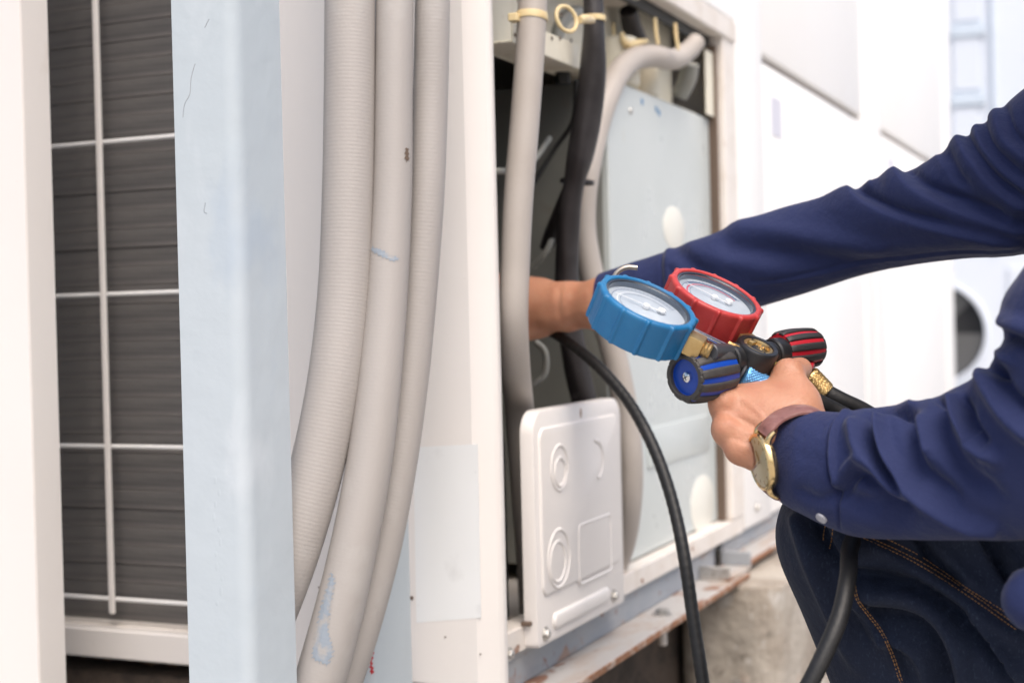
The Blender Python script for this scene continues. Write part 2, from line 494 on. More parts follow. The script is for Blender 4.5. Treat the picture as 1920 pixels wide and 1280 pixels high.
M_skin = mat('skin', (.455, .215, .130), .45, layers=[((.52, .265, .17), 30, .4, .65, .7), ((.42, .17, .105), 55, .5, .7, .55), ((.36, .155, .095), 260, .60, .72, .35)], bump=.00042, bscale=620, sss=.22, spec=.42, rvar=.06)
def cloth(name, a, b, weave, dist, sheen, streak):
    m = mat(name, a, .78, layers=[(b, 7, .4, .7, .8), (streak, 700, .56, .76, .38, (1, 1, .4))], sheen=sheen, spec=.25)
    nt = m.node_tree; N = nt.nodes; K = nt.links
    tc = N.new('ShaderNodeTexCoord')
    n0 = N.new('ShaderNodeTexNoise'); n0.inputs['Scale'].default_value = weave * 2.2; n0.inputs['Detail'].default_value = 2; K.new(tc.outputs['Object'], n0.inputs['Vector'])
    n = N.new('ShaderNodeTexNoise'); n.inputs['Scale'].default_value = 70; n.inputs['Detail'].default_value = 3; K.new(tc.outputs['Object'], n.inputs['Vector'])
    ad2 = N.new('ShaderNodeMath'); ad2.operation = 'MULTIPLY_ADD'; ad2.inputs[1].default_value = 4.0
    K.new(n.outputs['Fac'], ad2.inputs[0]); K.new(n0.outputs['Fac'], ad2.inputs[2])
    bp = N.new('ShaderNodeBump'); bp.inputs['Distance'].default_value = dist
    K.new(ad2.outputs[0], bp.inputs['Height'])
    K.new(bp.outputs[0], N['Principled BSDF'].inputs['Normal'])
    return m
M_shirt = cloth('navy_cotton', (.0175, .0255, .086), (.023, .033, .105), 420, .00050, .12, (.030, .041, .122))
M_denim = cloth('dark_denim', (.0070, .0112, .027), (.0125, .0195, .043), 330, .0004, .05, (.070, .10, .15))
M_stitch = mat('orange_thread', (.34, .17, .055), .7)
M_seam = mat('navy_thread', (.010, .014, .055), .8)
M_button = mat('pale_button', (.42, .42, .46), .35)
M_hair = mat('black_hair', (.012, .01, .009), .5, bump=.001, bscale=300)
M_eye = mat('eye_white', (.8, .78, .75), .2)
M_boot = mat('brown_boot_leather', (.06, .035, .02), .5)

M_gblue = mat('blue_gauge_rubber', (.010, .138, .32), .42, layers=[((.025, .19, .39), 40, .5, .7, .5), ((.25, .38, .5), 130, .70, .78, .35)], bump=.0002, bscale=300, rvar=.06)
M_gred = mat('red_gauge_rubber', (.46, .040, .038), .42, layers=[((.53, .07, .06), 40, .5, .7, .5), ((.6, .3, .28), 130, .72, .78, .3)], bump=.0002, bscale=300, rvar=.06)
M_bezel = mat('dark_bezel', (.16, .17, .18), .25, .9)
M_bezel2 = mat('dull_steel', (.45, .40, .34), .35, .8)
M_dial = mat('dial_face', (.46, .52, .59), .35, layers=[((.60, .65, .70), 40, .4, .65, .7)])
M_dialink = mat('dial_print', (.80, .84, .88), .4)
M_dialred = mat('dial_red_scale', (.62, .10, .16), .4)
M_dialdark = mat('dial_navy_scale', (.13, .18, .28), .4)
M_needle = mat('white_needle', (.85, .86, .87), .3)
M_brass = mat('brass', (.60, .43, .20), .38, .9, layers=[((.5, .31, .11), 90, .45, .65, .7), ((.28, .16, .06), 220, .62, .72, .5)], bump=.0002, bscale=500)
M_chrome = mat('chrome', (.75, .76, .78), .14, 1.)
M_anod = mat('black_anodised', (.014, .014, .015), .36, .0, layers=[((.03, .03, .032), 60, .45, .7, .7)], bump=.0001, bscale=500)
M_greyan = mat('grey_anodised', (.06, .062, .07), .4, .3)
M_kblue = mat('blue_knob_plastic', (.006, .055, .36), .38)
M_kred = mat('red_knob_plastic', (.42, .012, .024), .38)
M_grip = mat('dark_grip_rubber', (.040, .037, .036), .6, layers=[((.06, .055, .053), 120, .45, .7, .6)], bump=.0002, bscale=700)
M_grip2 = mat('black_grip_rubber', (.022, .021, .022), .55, bump=.0002, bscale=700)
M_bluealu = mat('blue_anodised', (.12, .33, .62), .38, .6)
M_yellow = mat('yellow_fitting', (.75, .55, .15), .35, .6)
M_gold = mat('gold_case', (.78, .58, .30), .2, 1.)
M_wdial = mat('champagne_dial', (.82, .68, .42), .35)
M_strap = mat('brown_strap_leather', (.22, .10, .088), .38, layers=[((.38, .24, .22), 60, .5, .66, .7), ((.10, .04, .035), 140, .55, .7, .6)], bump=.0005, bscale=240)
M_strapedge = mat('strap_stitch', (.62, .50, .45), .6)
def lens_mat(name):
    m = bpy.data.materials.new(name); m.use_nodes = True
    N = m.node_tree.nodes; K = m.node_tree.links
    N.remove(N['Principled BSDF'])
    tr = N.new('ShaderNodeBsdfTransparent'); gl = N.new('ShaderNodeBsdfGlossy'); gl.inputs['Roughness'].default_value = .04
    fr = N.new('ShaderNodeFresnel'); fr.inputs['IOR'].default_value = 1.5
    mx = N.new('ShaderNodeMixShader')
    K.new(fr.outputs[0], mx.inputs[0]); K.new(tr.outputs[0], mx.inputs[1]); K.new(gl.outputs[0], mx.inputs[2])
    K.new(mx.outputs[0], N['Material Output'].inputs[0])
    return m
M_lens = lens_mat('clear_lens')

# ------------------------------------------------------------------ ground
G = 60
gv, gf = [], []
gr = [-G, -20, -8, -4, -2, 0, 1, 2, 3, 4, 6, 8, 12, 20, G]
for a in gr:
    for b in gr: gv.append((a, b, 0))
for i in range(len(gr) - 1):
    for j in range(len(gr) - 1):
        k = i * len(gr) + j
        gf.append((k, k + len(gr), k + len(gr) + 1, k + 1))
tag(obj('ground', (gv, gf), M_ground, smooth=False), kind='structure')

# ------------------------------------------------------------------ the open unit
def row_empty(name, t, s, z, **k):
    A = ROW.copy(); A[:3, 3] = L(t, s, z)
    return empty(name, A, **k)
Z0, ZT = .349, 1.72
unit = row_empty('air_conditioner_unit', 0, 0, 0, label='open white outdoor air conditioning unit with exposed pipes and dark coil', cat='air conditioner', group='outdoor units in a row')
UW, UD = .905, .80
# side skin with corner fold, made of flat runs so the corner reads as bent sheet
SP = .300                                   # the corner panel runs from the corner to here along the side
def sheet(path, z0, z1, th):
    """vertical bent sheet following a (t, s) path; th towards the right of the path"""
    p = np.array(path, float)
    d = np.diff(p, axis=0); d /= np.linalg.norm(d, axis=1)[:, None]
    n = np.stack([d[:, 1], -d[:, 0]], 1)
    nv = np.vstack([n[0], (n[1:] + n[:-1]) / 1, n[-1]])
    nv[1:-1] /= (1 + (n[1:] * n[:-1]).sum(1))[:, None]
    q = p + nv * th
    m = len(p)
    V = [(a, b, z) for z in (z0, z1) for a, b in p] + [(a, b, z) for z in (z0, z1) for a, b in q]
    F = []
    for i in range(m - 1):
        F += [(i, i + 1, m + i + 1, m + i), (2 * m + i, 3 * m + i, 3 * m + i + 1, 2 * m + i + 1),
              (i, 2 * m + i, 2 * m + i + 1, i + 1), (m + i, m + i + 1, 3 * m + i + 1, 3 * m + i)]
    F += [(0, m, 3 * m, 2 * m), (m - 1, 3 * m - 1, 4 * m - 1, 2 * m - 1)]
    return V, F
cp = obj('corner_panel', sheet([(.02, SP), (0, SP), (0, .022), (.0015, .018), (.010, .003), (.013, .0005), (.016, 0), (.020, .0005), (.020, .02)], Z0, ZT, .0012), M_white, unit, sharp=12)
obj('corner_panel_foot', box(.0005, .02, .02, SP - .004, Z0 - .012, Z0 + .001, .003), M_white, unit)
# the pale sticker
def flat_on_side(pts, t=-.0012, th=.0008):
    q = [on_t(a, b, 0)[1:] for a, b in pts]
    V, F = prism([(s, z) for s, z in q], th)
    return np.stack([t + .0006 - V[:, 2], V[:, 0], V[:, 1]], 1), F
obj('sticker', flat_on_side([(776, 838), (897, 832), (903, 1157), (782, 1166)]), M_label, unit, smooth=False)
for a, b in ((773, 1120), (921, 1115), (700, 1110)):
    o_ = on_t(a, b, 0)
for a, b, r in ((773, 1120, .0022), (836, 1193, .001), (902, 1225, .0009), (600, 1100, .0012), (640, 1130, .0009), (735, 1250, .001)):
    q = on_t(a, b, 0)
    obj('rivet', xf(lathe([(0, .0012), (r * .7, .001), (r, 0)], 12), frame(q + np.array([-.0012, 0, 0]), (-1, 0, 0))), M_gap, unit)
# grille side: coil rows, wire guard, bottom frame
s0, s1 = SP + .002, .80
row = obj('coil_row', box(.045, .07, s0, s1, 0, .0205, .0006), M_coil, unit, smooth=False)
row.location = (0, 0, .357)
nrow = 45
for k in range(1, nrow):
    zz = .357 + k * .0207
    copy_at(row, (float(rng.uniform(-.0012, .0012)), 0, zz))
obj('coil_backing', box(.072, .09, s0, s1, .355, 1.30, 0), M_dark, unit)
GZ = [.406, .5735, .740, .906, 1.073, 1.24]
for z in GZ:
    obj('guard_wire', cyl((.018, s0 - .02, z), (.018, .80, z), .0024, seg=10), M_white2, unit)
gs = on_t(195, 550, 0.012)[1]
for ds in (0, .18):
    obj('guard_bar', box(.0085, .0135, gs + ds - .0035, gs + ds + .0035, .391, 1.30, .0012), M_white, unit)
obj('side_bottom_frame', box(.004, .05, s0, s1, .343, .375, .002), M_white, unit)
obj('side_top_frame', box(.004, .05, s0, s1, 1.30, ZT, .002), M_white, unit)
obj('rear_corner_panel', box(0, UW, .80, .812, Z0, ZT, .003), M_white, unit)
# facade frame
rail = obj('bottom_rail', cat_geo(box(.019, UW, .0015, .0035, .372, .396, .0008), box(.019, UW, .0035, .028, .3935, .396, .0006)), M_rail, unit)
obj('floor_pan', box(.021, UW - .01, .03, .79, .372, .3765, .001), M_rail, unit)
obj('right_post', cat_geo(box(.845, UW, .0, .03, .3965, 1.137, .0025), box(UW - .004, UW, .03, .79, .3965, 1.137, .001)), M_rail, unit)
obj('post_seal', box(.837, .8445, .010, .03, .397, 1.10, .001), M_gap, unit)
obj('top_rail', cat_geo(box(.022, UW, -.004, .02, 1.112, 1.142, .002)), M_rail, unit)
obj('top_rail_lip', box(.022, .843, .0205, .028, 1.098, 1.13, .001), M_greyin, unit)
obj('upper_front_panel', box(.022, UW, -.002, .01, 1.144, ZT, .003), M_white2, unit)
obj('top_panel', box(0.003, UW, .012, .80, ZT - .02, ZT - .002, .002), M_white2, unit)
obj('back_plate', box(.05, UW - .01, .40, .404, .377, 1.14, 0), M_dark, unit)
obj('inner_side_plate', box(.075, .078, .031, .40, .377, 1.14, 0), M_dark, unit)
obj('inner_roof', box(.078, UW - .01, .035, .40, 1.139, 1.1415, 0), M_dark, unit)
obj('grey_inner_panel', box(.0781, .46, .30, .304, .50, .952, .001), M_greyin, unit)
# rail screws
for a, b in ((929, 1238), (952, 1222)):
    q = on_s(a, b, 0)
b1 = on_s(929, 1238, 0); b1[0] = .028
obj('bolt', bolt(b1 + np.array([0, .0013, -.001]), (0, -1, 0), .0055, .0045), M_bolt, unit)
for a, b in ((953, 1222), (1206, 1088), (1300, 1028)):
    q = on_s(a, b, 0)
    obj('rust_hole', xf(lathe([(0, .0007), (.0028, .0007), (.0032, 0)], 14), frame(q + np.array([0, .0014, 0]), (0, -1, 0), (0, 0, 1))), M_edge, unit)
# valve plate, upper left of the opening
obj('valve_plate', box(.079, .262, .05, .053, .979, 1.139, .001), M_cream, unit)
obj('valve_plate_lip', box(.079, .262, .006, .05, .979, .982, .0008), M_cream, unit)
obj('valve_plate_face', box(.079, .262, .004, .006, .979, 1.005, .0006), M_cream, unit)
obj('valve_bracket', cat_geo(box(.0795, .105, .0, .03, 1.03, 1.138, .004), box(.0795, .098, -.004, .0, 1.018, 1.06, .002)), M_cream, unit)
for _t, _r, _z in ((.52, .028, 1.06), (.62, .022, 1.05)):
    obj('cream_pipe_stub', cyl((_t, .050, .9965), (_t, .050, _z), _r, bev=.004), M_cream, unit)
obj('cream_back_plate', box(.264, .80, .066, .069, .99, 1.138, .001), M_cream, unit)
obj('cream_corner_plate', box(.80, .843, .014, .016, .994, 1.088, .0006), M_cream, unit)
obj('cream_shelf', box(.266, .80, .03, .0655, .993, .996, .0006), M_cream, unit)
obj('copper_elbow', tube([tuple(L(.30, .05, 1.0)) + (.008,), tuple(L(.31, .045, 1.04)) + (.008,), tuple(L(.34, .04, 1.06)) + (.008,), tuple(L(.38, .04, 1.065)) + (.008,)], n=30, seg=14), M_greyside, unit, world=True)
for a, b, s_ in ((1055, 140, .06), (1022, 110, .05)):
    q = on_s(a, b, s_)
    obj('hex_nut', xf(cat_geo(hexprism(.010, -.012, .010), lathe([(.006, .010), (.006, .02), (0, .02)], 16)), frame(q, (0, 0, 1))), M_greyin, unit)
for a, b in ((1052, 28), (1050, 72), (1071, 76), (1035, 72), (966, 66)):
    q = on_s(a, b, .0035)
    obj('plate_hole', xf(lathe([(0, .0004), (.0022, .0004), (.0025, 0)], 12), frame(q + np.array([0, 0, 0]), (0, -1, 0))), M_gap, unit)
# electrical box
BX0, BX1 = .40, .836
ebox = obj('control_box', box(BX0, BX1, .022, .05, .398, .992, .002), M_greybox, unit)
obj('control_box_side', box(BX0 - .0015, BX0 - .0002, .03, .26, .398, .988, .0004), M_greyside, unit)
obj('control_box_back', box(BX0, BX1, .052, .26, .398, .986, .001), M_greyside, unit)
for px, py in ((1182, 208), (1338, 262), (1193, 898), (1345, 880)):
    q = on_s(px, py, .022)
    obj('screw', xf(lathe([(0, .003), (.0035, .0022), (.0045, 0)], 14), frame(q, (0, -1, 0))), M_bolt, ebox)
for px, py, rx, rz in ((1264, 428, .046, .030), (1318, 945, .058, .042)):
    q = on_s(px, py, .0216)
    g = prism([(rx * math.cos(2 * math.pi * k / 28), rz * math.sin(2 * math.pi * k / 28)) for k in range(28)], .0007, .0002)
    v = np.stack([q[0] + g[0][:, 0], q[1] - g[0][:, 2] + .0004, q[2] + g[0][:, 1]], 1)
    obj('oval_patch', (v, g[1]), M_oval, ebox)  # thin white oval on the front of the box
a_, b_ = on_s(1212, 812, .022), on_s(1345, 880, .022)
g = prism(rrect(a_[0], .80, .505, .558, .006), .0025, .0018)
obj('raised_panel', (np.stack([g[0][:, 0], .0222 - g[0][:, 2], g[0][:, 1]], 1), g[1]), M_greybox, ebox)
for px, py in ((1204, 191), (1231, 205), (1236, 212)):
    q = on_s(px, py, .0217)
    obj('pen_mark', box(q[0] - .004, q[0] + .004, .0215, .0219, q[2] - .0035, q[2] + .0035, 0), M_mark, ebox)
# lower left of the opening: dark compressor and grey valve block
obj('compressor', xf(lathe([(0, 0), (.062, 0), (.066, .004), (.066, .12), (.066, .19), (.060, .22), (.035, .238), (0, .242)], 36), frame((.155, .13, .377), (0, 0, 1))), M_dark, unit)
q = on_s(965, 440, .22)
obj('valve_block', box(q[0] - .07, q[0] + .075, .215, .26, q[2] - .03, q[2] + .035, .003), M_greyin, unit)
obj('service_valve', cat_geo(cyl((.115, .135, .70), (.115, .05, .70), .011, bev=.001), xf(hexprism(.013, 0, .014), frame((.115, .06, .70), (0, -1, 0))), cyl((.115, .10, .60), (.115, .10, .76), .009)), M_brass, unit)
for pts, r in (([(1000, 345, 1.72), (1040, 280, 1.72), (1075, 225, 1.70), (1080, 150, 1.68)], .003), ([(1000, 500, 1.7), (1025, 470, 1.69), (1040, 430, 1.7), (1048, 380, 1.7)], .0035),
               ([(1003, 640, 1.62), (1022, 660, 1.62), (1022, 700, 1.62), (1000, 722, 1.62)], .0035), ([(922, 322, 1.42), (960, 318, 1.5), (1000, 300, 1.6), (1030, 260, 1.68)], .0035)):
    V, F = ptube([(*p, r) for p in pts], n=40, seg=10)
    obj('cable', (V, F), M_greyside if r == .0035 else M_dark, unit, world=True)
# access cover hung on the rail
SF = -.013
ac_T0, ac_T1, ac_Z0, ac_Z1 = on_s(1003, 950, SF)[0], on_s(1167, 900, SF)[0], on_s(1085, 1176, SF)[2], on_s(1085, 757, SF)[2]
def facade_prism(poly, h, s_front, bev, seg=2):
    g = prism(poly, h, bev, seg)
    v = np.stack([g[0][:, 0], s_front + h - g[0][:, 2], g[0][:, 1]], 1)
    return v, [tuple(reversed(f)) for f in g[1]]
def cover_outline(ins, r):
    x0, x1, y0, y1 = ac_T0 + ins, ac_T1 - ins, ac_Z0 + ins, ac_Z1 - ins
    pts = []
    for k in range(8):
        a = math.radians(90 * k / 7); pts.append((x1 - r + r * math.cos(a), y1 - r + r * math.sin(a)))
    for k in range(8):
        a = math.radians(90 + 90 * k / 7); pts.append((x0 + r + r * math.cos(a), y1 - r + r * math.sin(a)))
    for k in range(4):
        a = math.radians(180 + 90 * k / 3); pts.append((x0 + .006 + .006 * math.cos(a), y0 + .006 + .006 * math.sin(a)))
    for k in range(4):
        a = math.radians(270 + 90 * k / 3); pts.append((x1 - .006 + .006 * math.cos(a), y0 + .006 + .006 * math.sin(a)))
    return pts
cover = obj('access_cover', facade_prism(cover_outline(0, .024), .0145, SF, .003), M_white, unit, sharp=40)
def raised(poly, h, bev, m=M_white, name='embossed_panel', seg=3):
    g = prism(poly, h, bev, seg)
    v = np.stack([g[0][:, 0], SF + .0003 - g[0][:, 2], g[0][:, 1]], 1)
    return obj(name, (v, [tuple(reversed(f)) for f in g[1]]), m, cover, sharp=60)
raised(rrect(on_s(1012, 950, SF)[0], on_s(1159, 950, SF)[0], ac_Z0 + .050, on_s(1085, 788, SF)[2], .012), .0026, .0024)
_b = [on_s(a, b, SF) for a, b in ((1036, 1172), (1140, 1106))]
_bz = (_b[0][2] + _b[1][2]) / 2
raised(rrect(_b[0][0], _b[1][0], _bz - .0085, _bz + .0085, .008), .0040, .0038, name='embossed_bar')
def ringemb(px, py, r, full=True):
    q = on_s(px, py, SF - .0024)
    prof = [(r - .0035, 0), (r - .0022, -.0013), (r - .0008, -.0013), (r + .0006, 0)]
    a0, a1 = (0, 2 * math.pi) if full else (-1.35, 1.7)
    g = lathe([(a, -b) for a, b in prof], 48, a0=a0, a1=a1)
    A = np.eye(4); A[:3, 0] = (1, 0, 0); A[:3, 1] = (0, 0, 1); A[:3, 2] = (0, -1, 0); A[:3, 3] = q
    obj('knockout_ring', xf(g, A), M_white, cover)
ringemb(1049, 876, .0245); ringemb(1050, 884, .016)
ringemb(1048, 1046, .031); ringemb(1046, 1052, .022)
ringemb(1118, 862, .0225, False)
pts = [on_s(a, b, SF - .0024) for a, b in ((1085, 975), (1145, 960), (1148, 1075), (1085, 1110))]
xs = [p[0] for p in pts]; zs = [p[2] for p in pts]
x0, x1, z0_, z1_ = min(xs) + .002, max(xs), min(zs) + .006, max(zs) - .004
outer = rrect(x0, x1, z0_, z1_, .008); inner = rrect(x0 + .0032, x1 - .0032, z0_ + .0032, z1_ - .0032, .006); mid = rrect(x0 + .0016, x1 - .0016, z0_ + .0016, z1_ - .0016, .007)
n_ = len(outer)
V = [(a, SF - .0023, b) for a, b in outer] + [(a, SF - .0034, b) for a, b in mid] + [(a, SF - .0023, b) for a, b in inner]
F = [(i + o, (i + 1) % n_ + o, (i + 1) % n_ + o + n_, i + o + n_) for o in (0, n_) for i in range(n_)]
obj('rectangular_emboss', (V, F), M_white, cover)
for px, py in ((1022, 1187), (1150, 1116)):
    q = on_s(px, py, SF)
    obj('bolt', bolt(q + np.array([0, -.0002, 0]), (0, -1, 0), .006, .005), M_bolt, cover)
q = on_s(1089, 774, SF)
obj('rust_slot', xf(lathe([(0, .0005), (.0018, .0005), (.0024, 0)], 12), frame(q, (0, -1, 0), (0, 0, 1)) @ np.diag([2.4, 1, 1, 1])), M_edge, cover)
obj('notch', box(ac_T0 - .006, ac_T0 + .006, SF + .006, SF + .016, .3965, .4005, .0005), M_gap, cover)

# ------------------------------------------------------------------ closed units of the row
def closed_unit(t0, t1, label, gt0, gt1, lab):
    u = row_empty('air_conditioner_unit', t0, 0, 0, label=label, cat='air conditioner', group='outdoor units in a row')
    w = t1 - t0
    zt = ZT
    obj('cabinet', box(0, w, .03, UD, .372, zt, .006), M_white2, u)
    obj('corner_post', box(.0, gt0 - t0 - .006, .0, .0295, .372, zt, .006, 2), M_white2, u)
    obj('corner_post', box(gt1 - t0 + .006, w, .0, .0295, .372, zt, .006, 2), M_white2, u)
    obj('lower_front_panel', box(gt0 - t0 - .004, gt1 - t0 + .004, .004, .0295, .374, 1.113, .004, 2), M_white2, u)
    obj('panel_groove', box(gt0 - t0 - .004, gt1 - t0 + .004, .02, .0292, 1.1135, 1.1265, .001), M_gap, u)
    obj('upper_front_panel', box(gt0 - t0 - .004, gt1 - t0 + .004, .002, .0295, 1.127, zt - .002, .004, 2), M_white2, u)
    g = box(lab[0] - t0, lab[1] - t0, .0028, .0038, lab[2], lab[3], .0003)
    obj('sticker', g, M_bluelabel, u)
    obj('foot_rail', box(.03, w - .03, .02, .06, .345, .3715, .003), M_rail, u)
    for x in (.06, w - .06):
        obj('bolt', bolt((x, -.0005, .40), (0, -1, 0), .006, .005), M_bolt, u)
    return u
closed_unit(.918, 2.04, 'closed white outdoor unit directly beside the open unit', 1.085, 1.945, (1.145, 1.215, 1.0, 1.065))
closed_unit(2.06, 3.42, 'closed white outdoor unit at the end of the row before the round fan', 2.18, 3.25, (2.28, 2.36, 1.0, 1.07))

# ------------------------------------------------------------------ white cabinet at the left of the grille
tL = -.16
sL = on_t(54, 640, tL)[1]
wc = row_empty('service_panel', tL, sL, 0, label='removed white sheet metal panel standing upright, overlapping the coil grille', cat='panel')
obj('panel_skin', box(0, .002, .0, .60, .0, 1.75, .0008), M_white, wc)
obj('folded_edge', box(.0021, .040, .0, .002, .0, 1.75, .0008), M_white, wc)
obj('folded_edge', box(.0021, .040, .598, .60, .0, 1.75, .0008), M_white, wc)
obj('stiffener', box(.0021, .030, .0021, .598, .80, .83, .001), M_white, wc)

# ------------------------------------------------------------------ steel posts
def angle_post(name, px_l, px_m, px_r, d, h, label, group, skew=0, mm=M_bluep):
    """angle section post; edge line (px_m) is the fold, legs run back to px_l and px_r"""
    y = 640
    m = P(px_m, y, d); m[2] = 0
    l = P(px_l, y, d + .012); l[2] = 0
    r = P(px_r, y, d + .055); r[2] = 0
    root = empty(name, at(m), label, 'steel post', group)
    ul, ur = (l - m), (r - m)
    wl, wr = np.linalg.norm(ul), np.linalg.norm(ur)
    ul, ur = ul / wl, ur / wr
    rad_ = .012
    pts = [tuple((ul * wl)[:2])]
    for k in range(9):
        t_ = k / 8
        b_ = (1 - t_) ** 2 * ul * rad_ + t_ ** 2 * ur * rad_
        pts.append(tuple(b_[:2]))
    pts.append(tuple((ur * wr)[:2]))
    V, F = sheet(pts[::-1], .012, h, .006)
    obj('angle_section', (V, F), mm, root, sharp=50)
    A = np.eye(4)
    obj('base_plate', box(-.07, .07, -.03, .09, 0, .011, .002), mm, root)
    return root
p1 = angle_post('steel_post', 338, 455, 540, 1.16, 2.2, 'wide pale blue painted steel post standing in front of the coil grille', 'blue painted posts')
p2 = angle_post('steel_post', 642, 683, 757, 1.355, 2.2, 'narrow pale blue steel post behind the hanging grey conduits', 'blue painted posts')
def post_mark(root, pts, r=.0012, m=M_bluep, d=1.16, nm='weld_drip'):
    obj(nm, ptube([(a, b, d, r) for a, b in pts], n=30, seg=8), m, root, world=True)

# ------------------------------------------------------------------ hanging conduits
c1 = ptube([(657, -420, 1.30, .0222), (657, -150, 1.29, .0222), (656, 0, 1.285, .0222), (655, 180, 1.28, .0223), (652, 360, 1.275, .0224), (645, 540, 1.27, .0226), (628, 700, 1.262, .0229),
            (600, 850, 1.255, .0232), (562, 990, 1.25, .0234), (520, 1110, 1.25, .0235), (470, 1230, 1.26, .0235), (400, 1380, 1.28, .0235), (300, 1560, 1.3, .0235)], n=900, seg=30, rib=.00010, pitch=.0034)
tag(obj('flexible_conduit', c1, M_conduit, world=True, M=at(P(657, 0, 1.29))), 'thickest grey ribbed conduit, hanging next to the wide blue post', 'conduit', 'grey conduits hanging in front of the unit')
c2 = ptube([(742, -420, 1.30, .0165), (740, -150, 1.295, .0165), (740, 0, 1.29, .0166), (738, 180, 1.285, .0168), (735, 360, 1.28, .0175), (724, 560, 1.272, .0185), (708, 740, 1.262, .0192),
            (690, 880, 1.255, .0197), (664, 1020, 1.25, .0203), (634, 1150, 1.248, .0212), (598, 1280, 1.25, .022), (552, 1420, 1.26, .022), (470, 1620, 1.28, .022)], n=900, seg=30, rib=.00004, pitch=.0034)
cc2 = tag(obj('flexible_conduit', c2, M_conduit, world=True, M=at(P(740, 0, 1.29))), 'middle grey conduit with blue paint smears, between two other conduits', 'conduit', 'grey conduits hanging in front of the unit')
c3 = ptube([(812, -420, 1.315, .0155), (811, -150, 1.315, .0156), (811, 0, 1.31, .0157), (807, 180, 1.31, .0158), (800, 360, 1.305, .0160), (786, 540, 1.302, .0163), (770, 700, 1.298, .0166),
            (748, 860, 1.292, .0168), (722, 1000, 1.287, .0170), (692, 1120, 1.283, .0172), (655, 1240, 1.283, .0174), (600, 1390, 1.29, .0175), (500, 1600, 1.3, .0175)], n=900, seg=30, rib=.00010, pitch=.0034)
tag(obj('flexible_conduit', c3, M_conduit, world=True, M=at(P(811, 0, 1.31))), 'thin grey ribbed conduit hanging nearest the white corner panel', 'conduit', 'grey conduits hanging in front of the unit')
# conduits and pipes inside the opening
ci = ptube([(1010, -300, 1.47, .0143), (1003, -80, 1.455, .0144), (999, 0, 1.45, .0145), (992, 120, 1.445, .0145), (982, 250, 1.442, .0146), (972, 370, 1.44, .0147), (966, 490, 1.44, .0146), (963, 600, 1.443, .0146), (967, 690, 1.475, .0148), (974, 770, 1.535, .0154), (985, 920, 1.57, .0155), (995, 1050, 1.60, .0155), (1000, 1150, 1.63, .0155)], n=500, seg=26)
tag(obj('straight_conduit', ci, M_conduit2, world=True, M=at(P(999, 0, 1.45))), 'smooth beige conduit running down the open front beside the corner panel', 'conduit')
cb = ptube([(1105, -250, 1.60, .0105), (1108, -60, 1.60, .0105), (1112, 0, 1.60, .0110), (1114, 60, 1.60, .0118), (1112, 130, 1.61, .0150), (1102, 210, 1.62, .0158), (1088, 290, 1.63, .0150), (1076, 345, 1.64, .0118), (1066, 410, 1.65, .0128), (1063, 500, 1.66, .0130), (1066, 590, 1.67, .0140), (1080, 680, 1.68, .0145), (1098, 760, 1.69, .0150), (1112, 860, 1.70, .0150), (1120, 1000, 1.72, .015)], n=260, seg=24, noise=.06)
bp_ = tag(obj('insulated_pipe', cb, M_blackpipe, world=True, M=at(P(1112, 0, 1.6))), 'black foam wrapped pipe hanging inside the opened unit', 'pipe')
cb2 = ptube([(1072, 350, 1.665, .009), (1052, 400, 1.68, .0095), (1034, 440, 1.70, .009), (1022, 466, 1.71, .007)], n=60, seg=16, noise=.05)
obj('branch', cb2, M_blackpipe, bp_, world=True)
cd_ = ptube([(1306, 78, 2.00, .0125), (1290, 96, 1.985, .0135), (1262, 112, 1.95, .014), (1225, 106, 1.90, .0145), (1188, 112, 1.85, .0150), (1158, 140, 1.80, .0150), (1135, 190, 1.76, .0148), (1118, 250, 1.74, .0140), (1104, 320, 1.72, .0135), (1096, 380, 1.715, .0138), (1096, 440, 1.715, .0142), (1108, 510, 1.72, .0145), (1130, 590, 1.725, .0148), (1155, 680, 1.73, .0150), (1174, 780, 1.735, .0150), (1182, 870, 1.735, .015), (1180, 940, 1.74, .015), (1170, 1010, 1.76, .015), (1150, 1070, 1.79, .015)], n=500, seg=24)
cdo = tag(obj('curved_conduit', cd_, M_conduit2, world=True, M=at(P(1225, 106, 1.9))), 'beige conduit arching over the pale control box and down its side', 'conduit')
pe = ptube([(1178, 20, 1.9, .012), (1184, 50, 1.92, .013), (1196, 80, 1.95, .013)], n=30, seg=16)
obj('pipe_elbow', pe, M_blackpipe, unit, world=True)
pe = ptube([(1295, 120, 2.03, .012), (1288, 150, 2.04, .013), (1274, 180, 2.05, .012)], n=30, seg=16)
obj('pipe_elbow', pe, M_greyside, unit, world=True)
# cable ties
def tie_ring(c, ax, r, w, nm, parent):
    obj(nm, xf(lathe([(r, -w), (r + .0012, -w), (r + .0016, 0), (r + .0012, w), (r, w)], 36), frame(c, ax)), M_tie, parent, world=True)
ties = tag(empty('cable_tie', at(P(1010, 35, 1.447))), 'yellowed cable tie holding beige conduit to a looped ring and black pipe', 'cable tie')
tie_ring(P(997, 32, 1.449), P(999, 0, 1.45) - P(992, 120, 1.445), .0147, .0035, 'strap', ties)
V, F = lathe([(.0135 + .0022 * math.cos(a), .0022 * math.sin(a)) for a in np.linspace(0, 2 * math.pi, 10)], 40)
obj('loop', xf((V, F), frame(P(1062, 36, 1.50), -E2 - .5 * E1 + np.array([0, 0, .2]))), M_tie, ties, world=True)
obj('loop_tail', ptube([(1086, 38, 1.51, .004), (1098, 36, 1.53, .005), (1110, 38, 1.57, .004)], n=20, seg=12), M_tie, ties, world=True)
tie_ring(P(1112, 36, 1.60), P(1112, 0, 1.6) - P(1114, 60, 1.6), .0125, .003, 'strap', ties)
